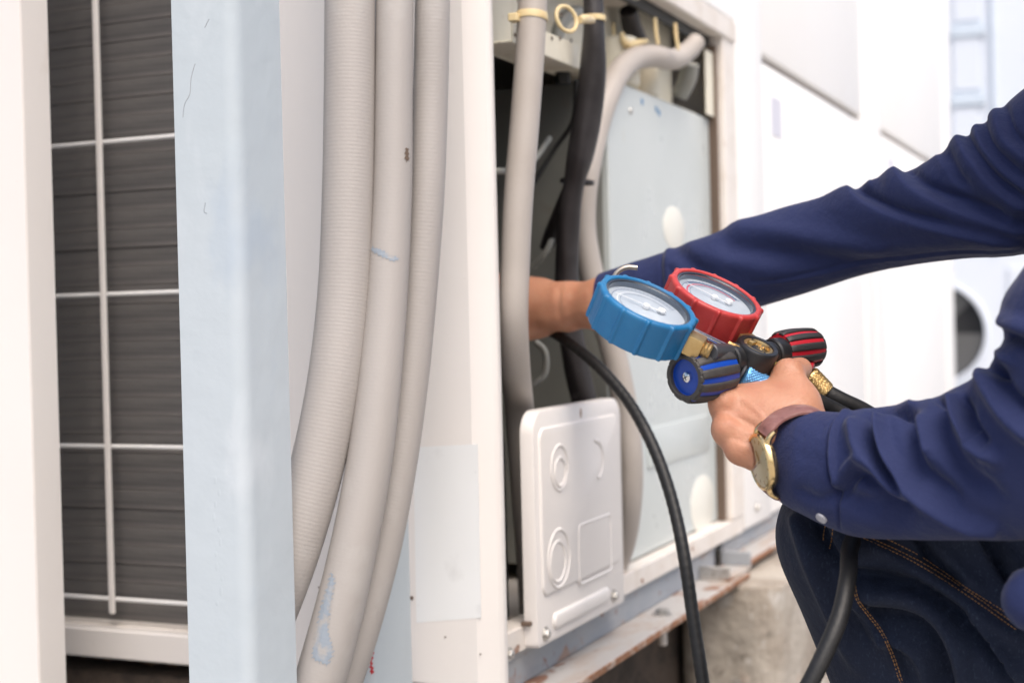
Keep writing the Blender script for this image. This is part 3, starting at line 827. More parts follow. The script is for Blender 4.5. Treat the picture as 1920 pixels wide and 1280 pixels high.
obj('locking_head', xf(box(-.006, .006, -.004, .004, -.005, .005, .001), frame(P(965, 34, 1.44), -E2)), M_tie, ties, world=True)
tie2 = tag(obj('cable_tie', xf(lathe([(.0185, -.002), (.0197, -.002), (.0197, .002), (.0185, .002)], 30), frame(P(1082, 341, 1.665), (.1, .0, 1))), M_blackpipe, world=True, M=at(P(1082, 341, 1.665))), 'dark cable tie round the black pipe and beige conduit', 'cable tie')
obj('pink_dome', xf(lathe([(.034, -.012), (.036, 0), (.030, .010), (.016, .015), (0, .016)], 30), frame(L(.50, .045, 1.115), (0, 0, -1))), M_conduit2, unit, world=True)
for a, b in ((1228, 60), (1266, 70), (1150, 70)):
    obj('nylon_strip', ptube([(a, b - 26, 1.90, .0022), (a + 2, b, 1.90, .0026), (a + 6, b + 24, 1.90, .0022)], n=16, seg=8), M_tie, unit, world=True)
tie3 = tag(obj('cable_tie', ptube([(1165, 62, 1.86, .003), (1176, 84, 1.86, .005), (1198, 80, 1.88, .0045), (1212, 78, 1.9, .003)], n=24, seg=10), M_tie, world=True, M=at(P(1176, 80, 1.86))), 'yellowed cable tie on top of the arching conduit', 'cable tie')

# ------------------------------------------------------------------ beams and concrete block
def beam(name, t0, t1, z_fl, z_top, s_web, s_fl, label):
    b = row_empty(name, t0, 0, 0, label=label, cat='steel beam')
    n = t1 - t0
    obj('web', box(0, n, s_web, s_web + .007, z_fl + .001, z_top - .0085, .0005), M_beam, b)
    obj('lower_flange', box(0, n, s_fl + .002, s_web + .06, z_fl - .007, z_fl + .0005, .001), M_flange, b)
    obj('flange_edge', box(0.001, n - .001, s_fl, s_fl + .0018, z_fl - .0072, z_fl + .0002, .0006), M_edge, b)
    obj('upper_flange', box(0, n, s_web - .002, s_web + .06, z_top - .008, z_top, .001), M_beam, b)
    return b
bm1 = beam('steel_beam', .022, .775, .3335, .3715, .010, -.042, 'rusty grey steel beam carrying the open unit, its flange sticking out')
bm2 = beam('steel_beam', .822, 3.5, .342, .3715, .012, -.030, 'grey steel beam carrying the closed units beyond the concrete block')
obj('end_cap', box(-.006, -.0005, -.03, .02, .330, .356, .002), M_bolt, bm2)
# clip lying between the two beams
clip = row_empty('steel_bracket', .69, 0, 0, label='small bent grey steel bracket lying between the beam ends', cat='bracket')
obj('bracket_plate', box(0, .115, -.036, .008, .3345, .3375, .0008), M_flange, clip)
obj('bracket_wall', box(0, .004, -.036, .008, .3376, .354, .001), M_bolt, clip)
obj('bracket_wall', box(.111, .115, -.036, .008, .3376, .358, .001), M_beam, clip)
q = L(.46, -.018, .334)
for t_ in (.33,):
    obj('bolt', bolt((t_ + .10, -.016, .3338), (0, 0, 1), .010, .007), M_bolt, bm1)
    obj('bolt_shank', cyl((t_ + .10, -.016, .296), (t_ + .10, -.016, .326), .005, bev=.001), M_rail, bm1)
# block: worn edges
bm = bmesh.new()
bmesh.ops.create_cube(bm, size=1)
bx = (.715, 1.10, -.098, .050, .0, .325)
for v in bm.verts:
    v.co = ((bx[0] + bx[1]) / 2 + v.co.x * (bx[1] - bx[0]), (bx[2] + bx[3]) / 2 + v.co.y * (bx[3] - bx[2]), (bx[4] + bx[5]) / 2 + v.co.z * (bx[5] - bx[4]))
ve = [e for e in bm.edges if abs(e.verts[0].co.z - e.verts[1].co.z) > .1]
bmesh.ops.bevel(bm, geom=ve, offset=.035, segments=5, affect='EDGES', profile=.5)
te = [e for e in bm.edges if e.verts[0].co.z > .3 and e.verts[1].co.z > .3]
bmesh.ops.bevel(bm, geom=te, offset=.006, segments=3, affect='EDGES', profile=.5)
bmesh.ops.subdivide_edges(bm, edges=list(bm.edges), cuts=9, use_grid_fill=True)
for v in bm.verts:
    c = v.co
    n_ = .0016 * (math.sin(c.x * 60 + 4 * math.sin(c.z * 23)) + math.sin(c.z * 71 + c.y * 50) + math.sin(c.y * 90 + c.x * 37 + 2))
    if c.z > .01: c.x += n_; c.y += n_ * .7; c.z -= abs(n_) * .3 if c.z > .3 else 0
blk = obj('concrete_block', bm_geo(bm), M_concrete, M=ROW)
tag(blk, 'worn concrete support block under the end of the rusty beam', 'concrete block')
blk2 = obj('concrete_block', box(2.3, 2.7, -.09, .16, 0, .332, .012, 3), M_concrete, M=ROW)
tag(blk2, 'concrete support block beneath the beam of the closed units', 'concrete block')
blk3 = obj('shade_ledge', box(.02, .88, .056, .68, 0, .325, .006, 2), M_shade, M=ROW)  # added block, coloured dark so the gap below the unit reads as shade
tag(blk3, 'added dark brown ledge standing in for the shade in the gap under the coil grille', 'ledge')
b3 = row_empty('steel_beam', 0, 0, 0, label='grey steel beam under the rear side of the open unit', cat='steel beam')
obj('beam_bar', box(-.06, .88, .70, .78, .3325, .3425, .001), M_beam, b3)
# brown leaf litter caught on the block under the grille
for k, (px, py) in enumerate(((165, 1258), (215, 1268), (250, 1250), (300, 1262), (335, 1255), (190, 1275), (275, 1278))):
    c = on_t(px, py, .05); c = L(*c)
    n_ = 7
    rr_ = .012 + .006 * rng.random()
    pts_ = [(rr_ * (1.6 if i % 2 else .9) * math.cos(6.283 * i / n_), rr_ * .7 * math.sin(6.283 * i / n_)) for i in range(n_)]
    g = prism(pts_, .0012)
    v = np.asarray(g[0]); v[:, 2] += 6 * v[:, 0] ** 2 * 3
    c[2] = max(c[2], .334 + .002)
    o = obj('dry_leaf', xf((v, g[1]), frame(c, (rng.uniform(-.6, .6), -.5, 1), (rng.uniform(-1, 1), rng.uniform(-1, 1), 0))), M_debris, world=True, M=at(c))
    tag(o, 'curled brown dry leaf lying in the gap under the coil grille', 'leaf', 'dry leaves under the grille')

# ------------------------------------------------------------------ pale ventilation cabinet behind the row
vc = row_empty('ventilation_cabinet', 5.2, -1.2, 0, label='tall pale blue ventilation cabinet with dark round fan behind the row', cat='cabinet')
dface = 5.2
fc = None
d_ = ray(1752, 625); k_ = ((C0 + dface * E1 - CAM) @ E1) / (d_ @ E1); X_ = CAM + k_ * d_
fs, fz, fd = (X_ - C0) @ E2 + 1.2, X_[2], (X_ - CAM) @ FW
fr_ = 92 * fd / FPX
W0, W1, H1 = -1.2, 2.6, 3.6
# front sheet with the round hole
bm = bmesh.new()
nn = 48
ci_ = [bm.verts.new((0, fs + fr_ * math.cos(2 * math.pi * k / nn), fz + fr_ * math.sin(2 * math.pi * k / nn))) for k in range(nn)]
def sq(a):
    c, s = math.cos(a), math.sin(a); m = max(abs(c), abs(s)); return c / m, s / m
hw = fr_ * 1.35
co_ = [bm.verts.new((0, fs + hw * sq(2 * math.pi * k / nn)[0], fz + hw * sq(2 * math.pi * k / nn)[1])) for k in range(nn)]
cb_ = [bm.verts.new((.05, v.co.y, v.co.z)) for v in ci_]
for k in range(nn):
    k2 = (k + 1) % nn
    bm.faces.new((ci_[k], ci_[k2], co_[k2], co_[k])); bm.faces.new((ci_[k], cb_[k], cb_[k2], ci_[k2]))
obj('fan_panel', bm_geo(bm), M_palewall, vc, smooth=False)
gl = cat_geo(box(.0, .02, W0, fs - hw, .0, H1, 0), box(.0, .02, fs + hw, W1, .0, H1, 0), box(.0, .02, fs - hw, fs + hw, fz + hw, H1, 0), box(.0, .02, fs - hw, fs + hw, .0, fz - hw, 0))
obj('front_sheet', gl, M_palewall, vc, smooth=False)
obj('cabinet_body', box(.1005, 1.4, W0 + .002, W1 - .002, 0, H1 - .003, .004), M_palewall, vc)
obj('fan_recess', xf(disc(fr_ * .999, .0), frame((.0495, fs, fz), (-1, 0, 0))), M_fandark, vc)
obj('fan_hub', xf(lathe([(0, .045), (fr_ * .25, .04), (fr_ * .3, 0)], 24), frame((.049, fs, fz), (-1, 0, 0))), M_fan, vc)
for k in range(3):
    a = 2 * math.pi * k / 3 - .35
    V, F = [], []
    for i in range(6):
        r_ = fr_ * (.25 + .7 * i / 5)
        for j in range(7):
            b = a + (j / 6 - .5) * 1.35
            V.append((.020 + .025 * (j / 6), fs + r_ * math.cos(b), fz + r_ * math.sin(b)))
    for i in range(5):
        for j in range(6):
            q_ = i * 7 + j; F.append((q_, q_ + 1, q_ + 8, q_ + 7))
    obj('fan_blade', (V, F), M_fan, vc)
obj('fan_ring', xf(lathe([(fr_ - .004, -.002), (fr_, .012), (fr_ + .014, .012), (fr_ + .018, 0)], 60), frame((-.0002, fs, fz), (-1, 0, 0))), M_palewall, vc)
def on_vc(px, py):
    q = on_t(px, py, dface); return q[1] + 1.2, q[2]
for (xa, ya, xb, yb) in ((1786, -60, 1838, 38), (1786, 70, 1838, 168), (1786, 202, 1838, 300), (1890, 500, 1990, 640)):
    (sa, za), (sb, zb) = on_vc(xa, ya), on_vc(xb, yb)
    obj('inset_panel', box(-.010, -.0005, min(sa, sb), max(sa, sb), min(za, zb), max(za, zb), .003), M_palewall, vc)
for (xa, ya, xb, yb) in ((1784, 50, 1848, 66), (1784, 178, 1848, 196), (1856, -100, 1872, 470)):
    (sa, za), (sb, zb) = on_vc(xa, ya), on_vc(xb, yb)
    obj('trim_strip', box(-.02, -.0007, min(sa, sb), max(sa, sb), min(za, zb), max(za, zb), .003), M_palewall2, vc)

# ------------------------------------------------------------------ gauge manifold held by the worker
def nrm(v): v = np.asarray(v, float); return v / np.linalg.norm(v)
def cam_dir(x, up, fwd): return nrm(x * RT + up * UP + fwd * FW)
GN = cam_dir(.347, .845, -.41)                 # face normal of both gauges
GM = cam_dir(.925, -.38, 0)                    # towards the stem
man = tag(empty('gauge_manifold', at(P(1415, 668, 1.08))), 'refrigerant gauge manifold with one blue and one red gauge, held in the left hand', 'gauge manifold')
def gauge(px, py, d, R, H, m, red):
    A = frame(P(px, py, d), GN, GM)
    def rmod(a, r, z):
        if r < R * .93: return r
        u = (a / (2 * math.pi) * 12 + .35) % 1
        b = math.exp(-((u - .5) / .075) ** 4)
        return r + R * .050 * b
    rim = .0052
    prof = [(0, -H), (R * .86, -H), (R * .95, -H + .0008), (R * .965, -H + .003), (R * .975, -.004), (R * .985, -.0022), (R * .97, -.0006), (R - .0024, 0), (R - rim + .0006, 0), (R - rim, -.0006), (R - rim, -.0075)]
    body = obj('gauge', xf(lathe(prof, 360, rmod), A), m, man, world=True, sharp=50)
    ri = R - rim
    obj('bezel', xf(lathe([(ri - .0001, -.0012), (ri - .0016, -.0016), (ri - .002, -.0022), (ri - .002, -.0065)], 90), A), M_bezel, body, world=True)
    obj('dial', xf(disc(ri, -.0066, 72), A), M_dial, body, world=True)
    def arc(r0, r1, a0, a1, z):
        n = 50
        V = [(r * math.cos(a0 + (a1 - a0) * k / n), r * math.sin(a0 + (a1 - a0) * k / n), z) for r in (r0, r1) for k in range(n + 1)]
        return np.array(V), [(k, k + 1, n + 2 + k, n + 1 + k) for k in range(n)]
    gs = [arc(ri * .80, ri * .815, -2.45, 2.45, -.0064), arc(ri * .60, ri * .612, -2.45, 2.45, -.0064)]
    for k in range(41):
        a = -2.4 + 4.8 * k / 40
        gs.append(arc(ri * .815, ri * (.90 if k % 5 == 0 else .86), a - .008, a + .008, -.0064))
    A2 = A @ np.array([[-1, 0, 0, 0], [0, -1, 0, 0], [0, 0, 1, 0], [0, 0, 0, 1.]])
    obj('scale_print', xf(cat_geo(*gs), A2), M_dialdark, body, world=True)
    if red:
        obj('scale_band', xf(arc(ri * .66, ri * .70, -2.45, .3, -.00635), A2), M_dialred, body, world=True)
        obj('dark_arc', xf(arc(ri * .74, ri * .79, -2.4, -.4, -.00635), A2), M_dialdark, body, world=True)  # dark arc, on the red dial only
    else:
        obj('scale_band', xf(arc(ri * .66, ri * .69, -2.45, .3, -.00635), A2), M_dialink, body, world=True)
    # needle from hub, with counterweight
    na = math.radians(178 if not red else 168)
    nd = np.array([math.cos(na), math.sin(na)]); nt_ = np.array([-nd[1], nd[0]])
    pts = [(-.40 * ri) * nd + .0007 * nt_, (.74 * ri) * nd + .0003 * nt_, (.74 * ri) * nd - .0003 * nt_, (-.40 * ri) * nd - .0007 * nt_]
    V, F = prism([tuple(p) for p in pts], .0004)
    V = V.copy(); V[:, 2] -= .0045
    obj('needle', xf((V, F), A), M_needle, body, world=True)
    obj('needle_hub', xf(lathe([(0, -.0030), (.0018, -.0031), (.0026, -.0038), (.0026, -.0062)], 24), A), M_needle, body, world=True)
    B = A.copy(); B[:3, 3] = A[:3, 3] + A[:3, 0] * ri * .36 + A[:3, 1] * ri * .10
    obj('calibration_screw', xf(lathe([(0, -.0030), (.0026, -.0033), (.0032, -.0042), (.0032, -.0062)], 24), B), M_needle, body, world=True)
    lens = obj('lens', xf(cat_geo(lathe([(ri - .002, -.0021), (ri * .6, -.0016), (0, -.0014)], 60)), A), M_lens, body, world=True)
    return A, body
A_b, gb = gauge(1217, 563, 1.035, .0372, .0285, M_gblue, False)
A_r, gr_ = gauge(1345, 547, 1.10, .0372, .0285, M_gred, True)
# brass stems
def stem(A, R, off, body_pt, phi, name='brass_stem'):
    ny = A[:3, 1] if A[:3, 1] @ UP < 0 else -A[:3, 1]
    dirx = A[:3, 0] * math.cos(phi) + ny * math.sin(phi)
    o = A[:3, 3] + dirx * (R * .93) - A[:3, 2] * off
    B = frame(o, dirx, A[:3, 2])
    sqp = .0072
    g1 = xf(prism(rrect(-sqp, sqp, -sqp, sqp, .0008, 2), .0135, .0008), B)
    g2 = xf(lathe([(.0055, .0135), (.0062, .014), (.0056, .0152), (.0062, .0164), (.0056, .0176), (.0062, .0188), (.0055, .02)], 28), B)
    obj(name, cat_geo(g1, g2), M_brass, man, world=True, sharp=30)
    e = o + dirx * .0195
    obj('stem_tube', cyl(e, e + nrm(body_pt - e) * (np.linalg.norm(body_pt - e)), .0062, .0068, bev=.0008), M_greyan, man, world=True)
AX = cam_dir(.765, .085, .64)                 # valve axis, blue knob to red knob
BC = P(1416, 668, 1.085)                      # manifold body centre
stem(A_b, .0372, .0155, BC - AX * .010 + FW * .014 + UP * .004, .16)
stem(A_r, .0372, .0215, BC + AX * .006 + UP * .004, .6)
# body: horizontal valve block and sight-glass turret
obj('valve_body', cyl(BC - AX * .036, BC + AX * .036, .0098, bev=.002), M_anod, man, world=True, sharp=40)
obj('valve_collar', cat_geo(cyl(BC - AX * .030, BC - AX * .018, .0118, bev=.0012), cyl(BC + AX * .018, BC + AX * .03, .0118, bev=.0012)), M_anod, man, world=True, sharp=40)
TN = cam_dir(.30, .86, -.42)
T0 = P(1423, 647, 1.072)
A_t = frame(T0, TN, GM)
obj('sight_glass_turret', xf(lathe([(0, -.030), (.0150, -.030), (.0160, -.028), (.0160, -.002), (.0152, -.0004), (.0148, 0), (.0118, 0), (.0115, -.0004), (.0115, -.006)], 56), A_t), M_anod, man, world=True, sharp=40)
def notch(a, r, z): return r
obj('sight_glass_ring', xf(lathe([(.01145, -.0012), (.0108, -.0006), (.0092, -.0006), (.0088, -.0012), (.0088, -.007)], 48), A_t), M_brass, man, world=True, sharp=35)
for k in range(4):
    B = A_t @ np.array(Matrix.Rotation(math.pi / 2 * k + .5, 4, 'Z'))
    obj('ring_notch', xf(box(.0090, .0106, -.0007, .0007, -.0012, -.0004, .0001), B), M_anod, man, world=True)
obj('sight_glass', xf(disc(.0089, -.0066, 32), A_t), M_brass, man, world=True)
obj('glass_cover', xf(disc(.0088, -.0035, 32), A_t), M_lens, man, world=True)
# chrome rod and nut under the red gauge
obj('chrome_rod', cyl(P(1296, 617, 1.058), P(1372, 654, 1.066), .0022), M_chrome, man, world=True)
nd_ = P(1372, 654, 1.085) - P(1300, 620, 1.085)
obj('rod_nut', xf(hexprism(.0052, -.002, .007), frame(P(1366, 652, 1.066), nd_)), M_brass, man, world=True)
obj('rod_socket', cyl(P(1374, 655, 1.067), P(1398, 667, 1.075), .0056, .0072), M_greyan, man, world=True)
# hanging hook behind the blue gauge
obj('hanging_hook', ptube([(1150, 545, 1.09, .0019), (1151, 522, 1.09, .0019), (1160, 508, 1.09, .0019), (1176, 501, 1.09, .0019), (1195, 502, 1.09, .0019)], n=40, seg=14), M_bezel2, man, world=True)
# knobs
def knob(center_in, ax, length, R, mc, mg, nm):
    """barrel knob; ax points outwards from the manifold"""
    A = frame(center_in, ax, UP)
    def rad(u): return R * (.80 + .20 * math.sin(math.pi * (.16 + .70 * u)) ** .8 * 1.02)
    us = np.linspace(0, 1, 18)
    prof = [(.0062, 0.004), (.0062, 0), (R * .62, -.0002), (R * .74, .0006)] + [(rad(u), .001 + u * (length - .002)) for u in us] + [(R * .80, length), (R * .70, length - .0002), (R * .68, length - .0035), (0, length - .0035)]
    kb = obj(nm, xf(lathe(prof, 96), A), mc, man, world=True, sharp=45)
    n = 11
    for k in range(n):
        a0 = 2 * math.pi * (k + .14) / n; a1 = 2 * math.pi * (k + .76) / n
        m_, V, F = 8, [], []
        vs = np.linspace(.0, 1.0, 16)
        for lay in (0, 1):
            for u in vs:
                for j in range(m_ + 1):
                    a = a0 + (a1 - a0) * j / m_
                    edge = min(j, m_ - j) / 1.2; eu = min(u, 1 - u) * 15
                    h = .0015 * min(1, .35 + edge * .65) * min(1, .3 + eu) if lay else -.0004
                    r = rad(u) + h
                    V.append((r * math.cos(a), r * math.sin(a), .0006 + u * (length - .0012)))
        nv = len(vs); w = m_ + 1; off = nv * w
        for i in range(nv - 1):
            for j in range(m_):
                q_ = off + i * w + j; F.append((q_, q_ + 1, q_ + w + 1, q_ + w))
        for i in range(nv - 1):
            for j in (0, m_):
                q_ = i * w + j; F.append((q_, q_ + w, off + q_ + w, off + q_))
        for j in range(m_):
            for i in (0, nv - 1):
                q_ = i * w + j; F.append((q_, q_ + 1, off + q_ + 1, off + q_))
        obj('grip_pad', xf((np.array(V), F), A), mg, kb, world=True, sharp=50)
        # thin raised rib in the colour stripe between the pads
    def rm2(a, r, z):
        return r * (1 + (.035 if (a / (2 * math.pi) * 18) % 1 < .62 else 0)) if r > R * .78 else r
    obj('end_rim', xf(lathe([(R * .685, length - .0032), (R * .69, length + .0004), (R * .72, length + .0010), (R * .84, length + .0006), (R * .885, length - .0008), (R * .875, length - .003)], 180, rm2), A), mg, kb, world=True, sharp=40)
    obj('cap_screw', xf(cat_geo(lathe([(0, length - .0005), (.002, length - .0007), (.0036, length - .0016), (.004, length - .0034)], 24)), A), M_chrome, kb, world=True)
    for r_ in (0, math.pi / 2):
        B = A @ np.array(Matrix.Rotation(r_ + .4, 4, 'Z'))
        obj('screw_slot', xf(box(-.0021, .0021, -.0004, .0004, length - .0012, length - .00035, .0001), B), M_greyan, kb, world=True)
    return kb
KB0 = P(1354, 694, 1.064)
AXB = cam_dir(-.745, -.115, -.645)
knob(KB0, AXB, .0405, .0190, M_kblue, M_grip, 'blue_knob')
KR0 = P(1459, 660, 1.105)
AXR = cam_dir(.80, .085, .55)
knob(KR0, AXR, .0380, .0152, M_kred, M_grip2, 'red_knob')
obj('valve_stem', cat_geo(cyl(BC - AX * .030, KB0 + AXB * .006, .0085), cyl(BC + AX * .030, KR0 + AXR * .006, .0088)), M_anod, man, world=True)
# ports and couplings running into the fist
HD = nrm(P(1545, 738, 1.10) - P(1392, 690, 1.075))
def knurled(a, b, r, m, nm, pitch=.0026):
    h = np.linalg.norm(b - a)
    nz, ns = int(h / .0005), 96
    V, F = [], []
    for i in range(nz + 1):
        z = h * i / nz
        e = min(1, min(z, h - z) / .0012)
        for k in range(ns):
            a_ = 2 * math.pi * k / ns
            kn = abs(math.sin(a_ * 11 + z / pitch * math.pi)) * abs(math.sin(a_ * 11 - z / pitch * math.pi))
            rr = r * (.94 + .06 * e) + .0008 * kn * e
            V.append((rr * math.cos(a_), rr * math.sin(a_), z))
    for i in range(nz):
        for k in range(ns):
            q_ = i * ns + k; q2 = i * ns + (k + 1) % ns
            F.append((q_, q2, q2 + ns, q_ + ns))
    F.append(tuple(range(ns))[::-1]); F.append(tuple(nz * ns + k for k in range(ns)))
    return obj(nm, xf((np.array(V), F), frame(a, b - a)), m, man, world=True)
knurled(P(1391, 701, 1.068), P(1445, 735, 1.075), .0092, M_bluealu, 'blue_coupling')
obj('port', cyl(P(1372, 686, 1.072), P(1396, 704, 1.069), .0070, bev=.0008), M_anod, man, world=True)
obj('port_ring', cyl(P(1386, 698, 1.068), P(1391, 701, 1.068), .0086, bev=.0006), M_greyan, man, world=True)
obj('port', cyl(P(1418, 676, 1.085), P(1440, 692, 1.083), .0072, bev=.0008), M_anod, man, world=True)
obj('yellow_coupling', cyl(P(1438, 690, 1.083), P(1462, 706, 1.083), .0078, bev=.001), M_yellow, man, world=True)
obj('port', cyl(P(1450, 668, 1.10), P(1478, 680, 1.10), .0075, bev=.0008), M_anod, man, world=True)
obj('port_cap', cyl(P(1338, 738, 1.085), P(1328, 748, 1.083), .006, bev=.001), M_anod, man, world=True)
obj('red_sleeve', cyl(P(1500, 684, 1.112), P(1516, 697, 1.112), .0085, bev=.0016), M_kred, man, world=True)
knurled(P(1513, 704, 1.112), P(1546, 738, 1.112), .0090, M_brass, 'brass_coupling', .0012)

# ------------------------------------------------------------------ hoses
h1 = ptube([(1540, 732, 1.112, .0070), (1578, 752, 1.112, .0070), (1625, 775, 1.115, .0070), (1690, 820, 1.12, .0070), (1715, 900, 1.125, .0070), (1680, 960, 1.12, .007), (1628, 985, 1.09, .007), (1596, 1020, 1.03, .0062), (1590, 1080, .985, .0059), (1576, 1150, .965, .0059), (1548, 1220, .955, .0059), (1508, 1300, .95, .0059), (1440, 1420, .95, .0066), (1400, 1600, .96, .0066), (1380, 1900, .98, .0066), (1300, 2430, .99, .0066)], n=360, seg=22)
tag(obj('charging_hose', h1, M_hose, world=True, M=at(P(1560, 742, 1.112))), 'black charging hose from the brass coupling, hanging in front of the jeans', 'hose', 'black charging hoses')
h2 = ptube([(1440, 720, 1.085, .0068), (1490, 735, 1.09, .0068), (1530, 752, 1.093, .0066), (1570, 772, 1.098, .0066), (1640, 810, 1.10, .0066), (1760, 870, 1.12, .0066), (1850, 960, 1.16, .0066), (1880, 1100, 1.22, .0066), (1870, 1300, 1.28, .0066), (1800, 1600, 1.30, .0066), (1700, 2080, 1.3, .0066)], n=240, seg=22)
tag(obj('charging_hose', h2, M_hose, world=True, M=at(P(1530, 752, 1.093))), 'black charging hose leaving the fist just below the brass coupling', 'hose', 'black charging hoses')
h3 = ptube([(985, 590, 1.60, .0055), (1010, 610, 1.58, .0055), (1045, 628, 1.55, .0056), (1085, 655, 1.52, .0057), (1130, 695, 1.49, .0058), (1175, 748, 1.46, .0059), (1212, 810, 1.43, .0060), (1242, 880, 1.41, .0060), (1266, 960, 1.39, .0060), (1284, 1050, 1.37, .0061), (1300, 1160, 1.355, .0061), (1318, 1280, 1.34, .0062), (1335, 1420, 1.33, .0062), (1370, 1600, 1.33, .0062), (1440, 1980, 1.34, .0062)], n=420, seg=20, rib=.00012, pitch=.009)
tag(obj('charging_hose', h3, M_hose, world=True, M=at(P(1045, 628, 1.55))), 'black hose arching out of the opened unit past the white access cover', 'hose', 'black charging hoses')

# ------------------------------------------------------------------ the worker
person = tag(empty('person', at((.55, 1.08, 0))), 'worker in navy shirt and dark jeans crouching, reaching into the open unit', 'person')
WR = P(1492, 846, 1.035)
def q(px, py, d): return P(px, py, d)
# left hand: (a, b, ra, rb, blend)
IM, MM, RM, PM = q(1366, 761, 1.058), q(1369, 806, 1.048), q(1393, 838, 1.040), q(1420, 852, 1.036)
LH = [
    (q(1560, 868, 1.010), WR, .0245, .0238, .012), (WR, q(1466, 815, 1.052), .0238, .024, .012),
    (q(1472, 808, 1.054), IM, .020, .0135, .012), (q(1470, 818, 1.052), MM, .019, .0125, .010), (q(1472, 832, 1.050), RM, .018, .0118, .010), (q(1474, 842, 1.048), PM, .016, .0105, .010),
    (q(1440, 775, 1.055), q(1490, 775, 1.05), .0195, .019, .012),
    (IM, q(1400, 748, 1.098), .0128, .0105, .004), (q(1400, 748, 1.098), q(1466, 772, 1.118), .0105, .0092, .004), (q(1466, 772, 1.118), q(1535, 768, 1.106), .0092, .0074, .004),
    (MM, q(1392, 794, 1.10), .0122, .0105, .004), (q(1392, 794, 1.10), q(1462, 806, 1.118), .0102, .0092, .004), (q(1462, 806, 1.118), q(1510, 800, 1.10), .0090, .0075, .004),
    (RM, q(1410, 828, 1.092), .0114, .0098, .004), (q(1410, 828, 1.092), q(1470, 836, 1.11), .0096, .0086, .004), (q(1470, 836, 1.11), q(1510, 826, 1.096), .0085, .0072, .004),
    (PM, q(1436, 856, 1.08), .010, .0088, .004), (q(1436, 856, 1.08), q(1486, 862, 1.095), .0085, .0076, .004), (q(1486, 862, 1.095), q(1514, 850, 1.084), .0075, .0065, .004),
    (q(1496, 806, 1.056), q(1494, 752, 1.060), .0178, .0142, .012), (q(1494, 752, 1.058), q(1478, 702, 1.072), .0140, .0112, .007), (q(1478, 702, 1.072), q(1500, 692, 1.096), .0112, .0090, .004),
    (q(1405, 752, 1.062), q(1462, 744, 1.066), .0115, .0125, .012),
]
# knuckle bumps and tendons
LB = [(IM + P(1352, 752, 1.05) - P(1366, 761, 1.058), .0088), (MM + (P(1357, 803, 1.04) - P(1369, 806, 1.048)) * .9, .0078), (RM + (P(1380, 846, 1.036) - P(1393, 838, 1.040)) * .8, .0072)]
def lh_sdf(p):
    d = np.full(len(p), 1.)
    for a, b, ra, rb, k in LH: d = smin(d, rcone(p, a, b, ra, rb), k)
    for c, r in LB: d = smin(d, np.linalg.norm(p - c, axis=1) - r, .007)
    # shallow grooves between the metacarpals
    for a, b in ((IM, MM), (MM, RM), (RM, PM)):
        m = (a + b) / 2 - FW * .012
        w = q(1470, 822, 1.02)
        d = d + .0005 * np.exp(-(rcone(p, m, m * .55 + w * .45, 0, 0) / .004) ** 2)
    for a in (IM, MM, RM):
        w = q(1475, 822, 1.02) - FW * .005
        t0 = a - FW * .0125
        d = d - .0007 * np.exp(-(rcone(p, t0, t0 * .35 + w * .65, 0, 0) / .0035) ** 2)
    return d
allp = np.array([x for c in LH for x in c[:2]])
V1, F1 = surface_nets(lh_sdf, allp.min(0) - .04, allp.max(0) + .04, .0014)
V1 = relax(V1, F1, 2, .4)
# creases: thumb joint, wrist
V1 = fold(V1, F1, [([(1462, 694), (1480, 688), (1500, 700)], 1.6, -.0006), ([(1464, 700), (1482, 694), (1500, 706)], 1.6, -.0005), ([(1466, 706), (1484, 700), (1498, 711)], 1.5, -.0004),
                   ([(1478, 760), (1500, 752), (1518, 745)], 2.2, -.0005), ([(1350, 740), (1345, 755), (1350, 772)], 1.6, -.0003), ([(1356, 738), (1352, 756), (1357, 772)], 1.5, -.0003),
                   ([(1390, 745), (1420, 770), (1450, 810)], 5, .0006), ([(1365, 790), (1400, 806), (1440, 826)], 5, .0005), ([(1372, 780), (1400, 790), (1440, 812)], 4, -.0006), ([(1375, 822), (1405, 832), (1430, 842)], 4, -.0006)])
# right hand inside the opening
RW = q(1064, 573, 1.535)
RHP = [
    (q(1230, 548, 1.47), q(1140, 570, 1.502), .026, .0265, .01), (q(1140, 570, 1.502), RW, .0265, .0228, .012), (RW, q(1012, 574, 1.555), .0228, .026, .012),
    (q(1016, 578, 1.556), q(992, 580, 1.56), .0270, .0285, .012), (q(1005, 560, 1.56), q(968, 544, 1.565), .020, .0165, .012), (q(1005, 585, 1.56), q(968, 585, 1.57), .021, .016, .01), (q(1008, 598, 1.555), q(972, 610, 1.56), .018, .0145, .01),
    (q(968, 544, 1.565), q(934, 534, 1.54), .0145, .0120, .004), (q(934, 534, 1.54), q(915, 556, 1.52), .0118, .010, .003),
    (q(968, 578, 1.572), q(928, 570, 1.585), .0135, .0112, .004), (q(928, 570, 1.585), q(905, 590, 1.57), .011, .0095, .003),
    (q(970, 602, 1.565), q(930, 618, 1.56), .0140, .0115, .004), (q(930, 618, 1.56), q(912, 640, 1.545), .0113, .0095, .003),
    (q(1002, 610, 1.55), q(965, 628, 1.548), .0130, .0112, .006), (q(965, 628, 1.548), q(930, 640, 1.54), .0110, .0092, .004),
    (q(1035, 592, 1.535), q(1062, 600, 1.53), .0115, .0105, .01),
]
def rh_sdf(p):
    d = np.full(len(p), 1.)
    for a, b, ra, rb, k in RHP: d = smin(d, rcone(p, a, b, ra, rb), k)
    return d
allp = np.array([x for c in RHP for x in c[:2]])
V2, F2 = surface_nets(rh_sdf, allp.min(0) - .04, allp.max(0) + .04, .0022)
V2 = relax(V2, F2, 2, .4)
V2 = fold(V2, F2, [([(1050, 540), (1046, 570), (1052, 600)], 5, -.0010), ([(1095, 585), (1040, 600), (1000, 606)], 9, .0012)])
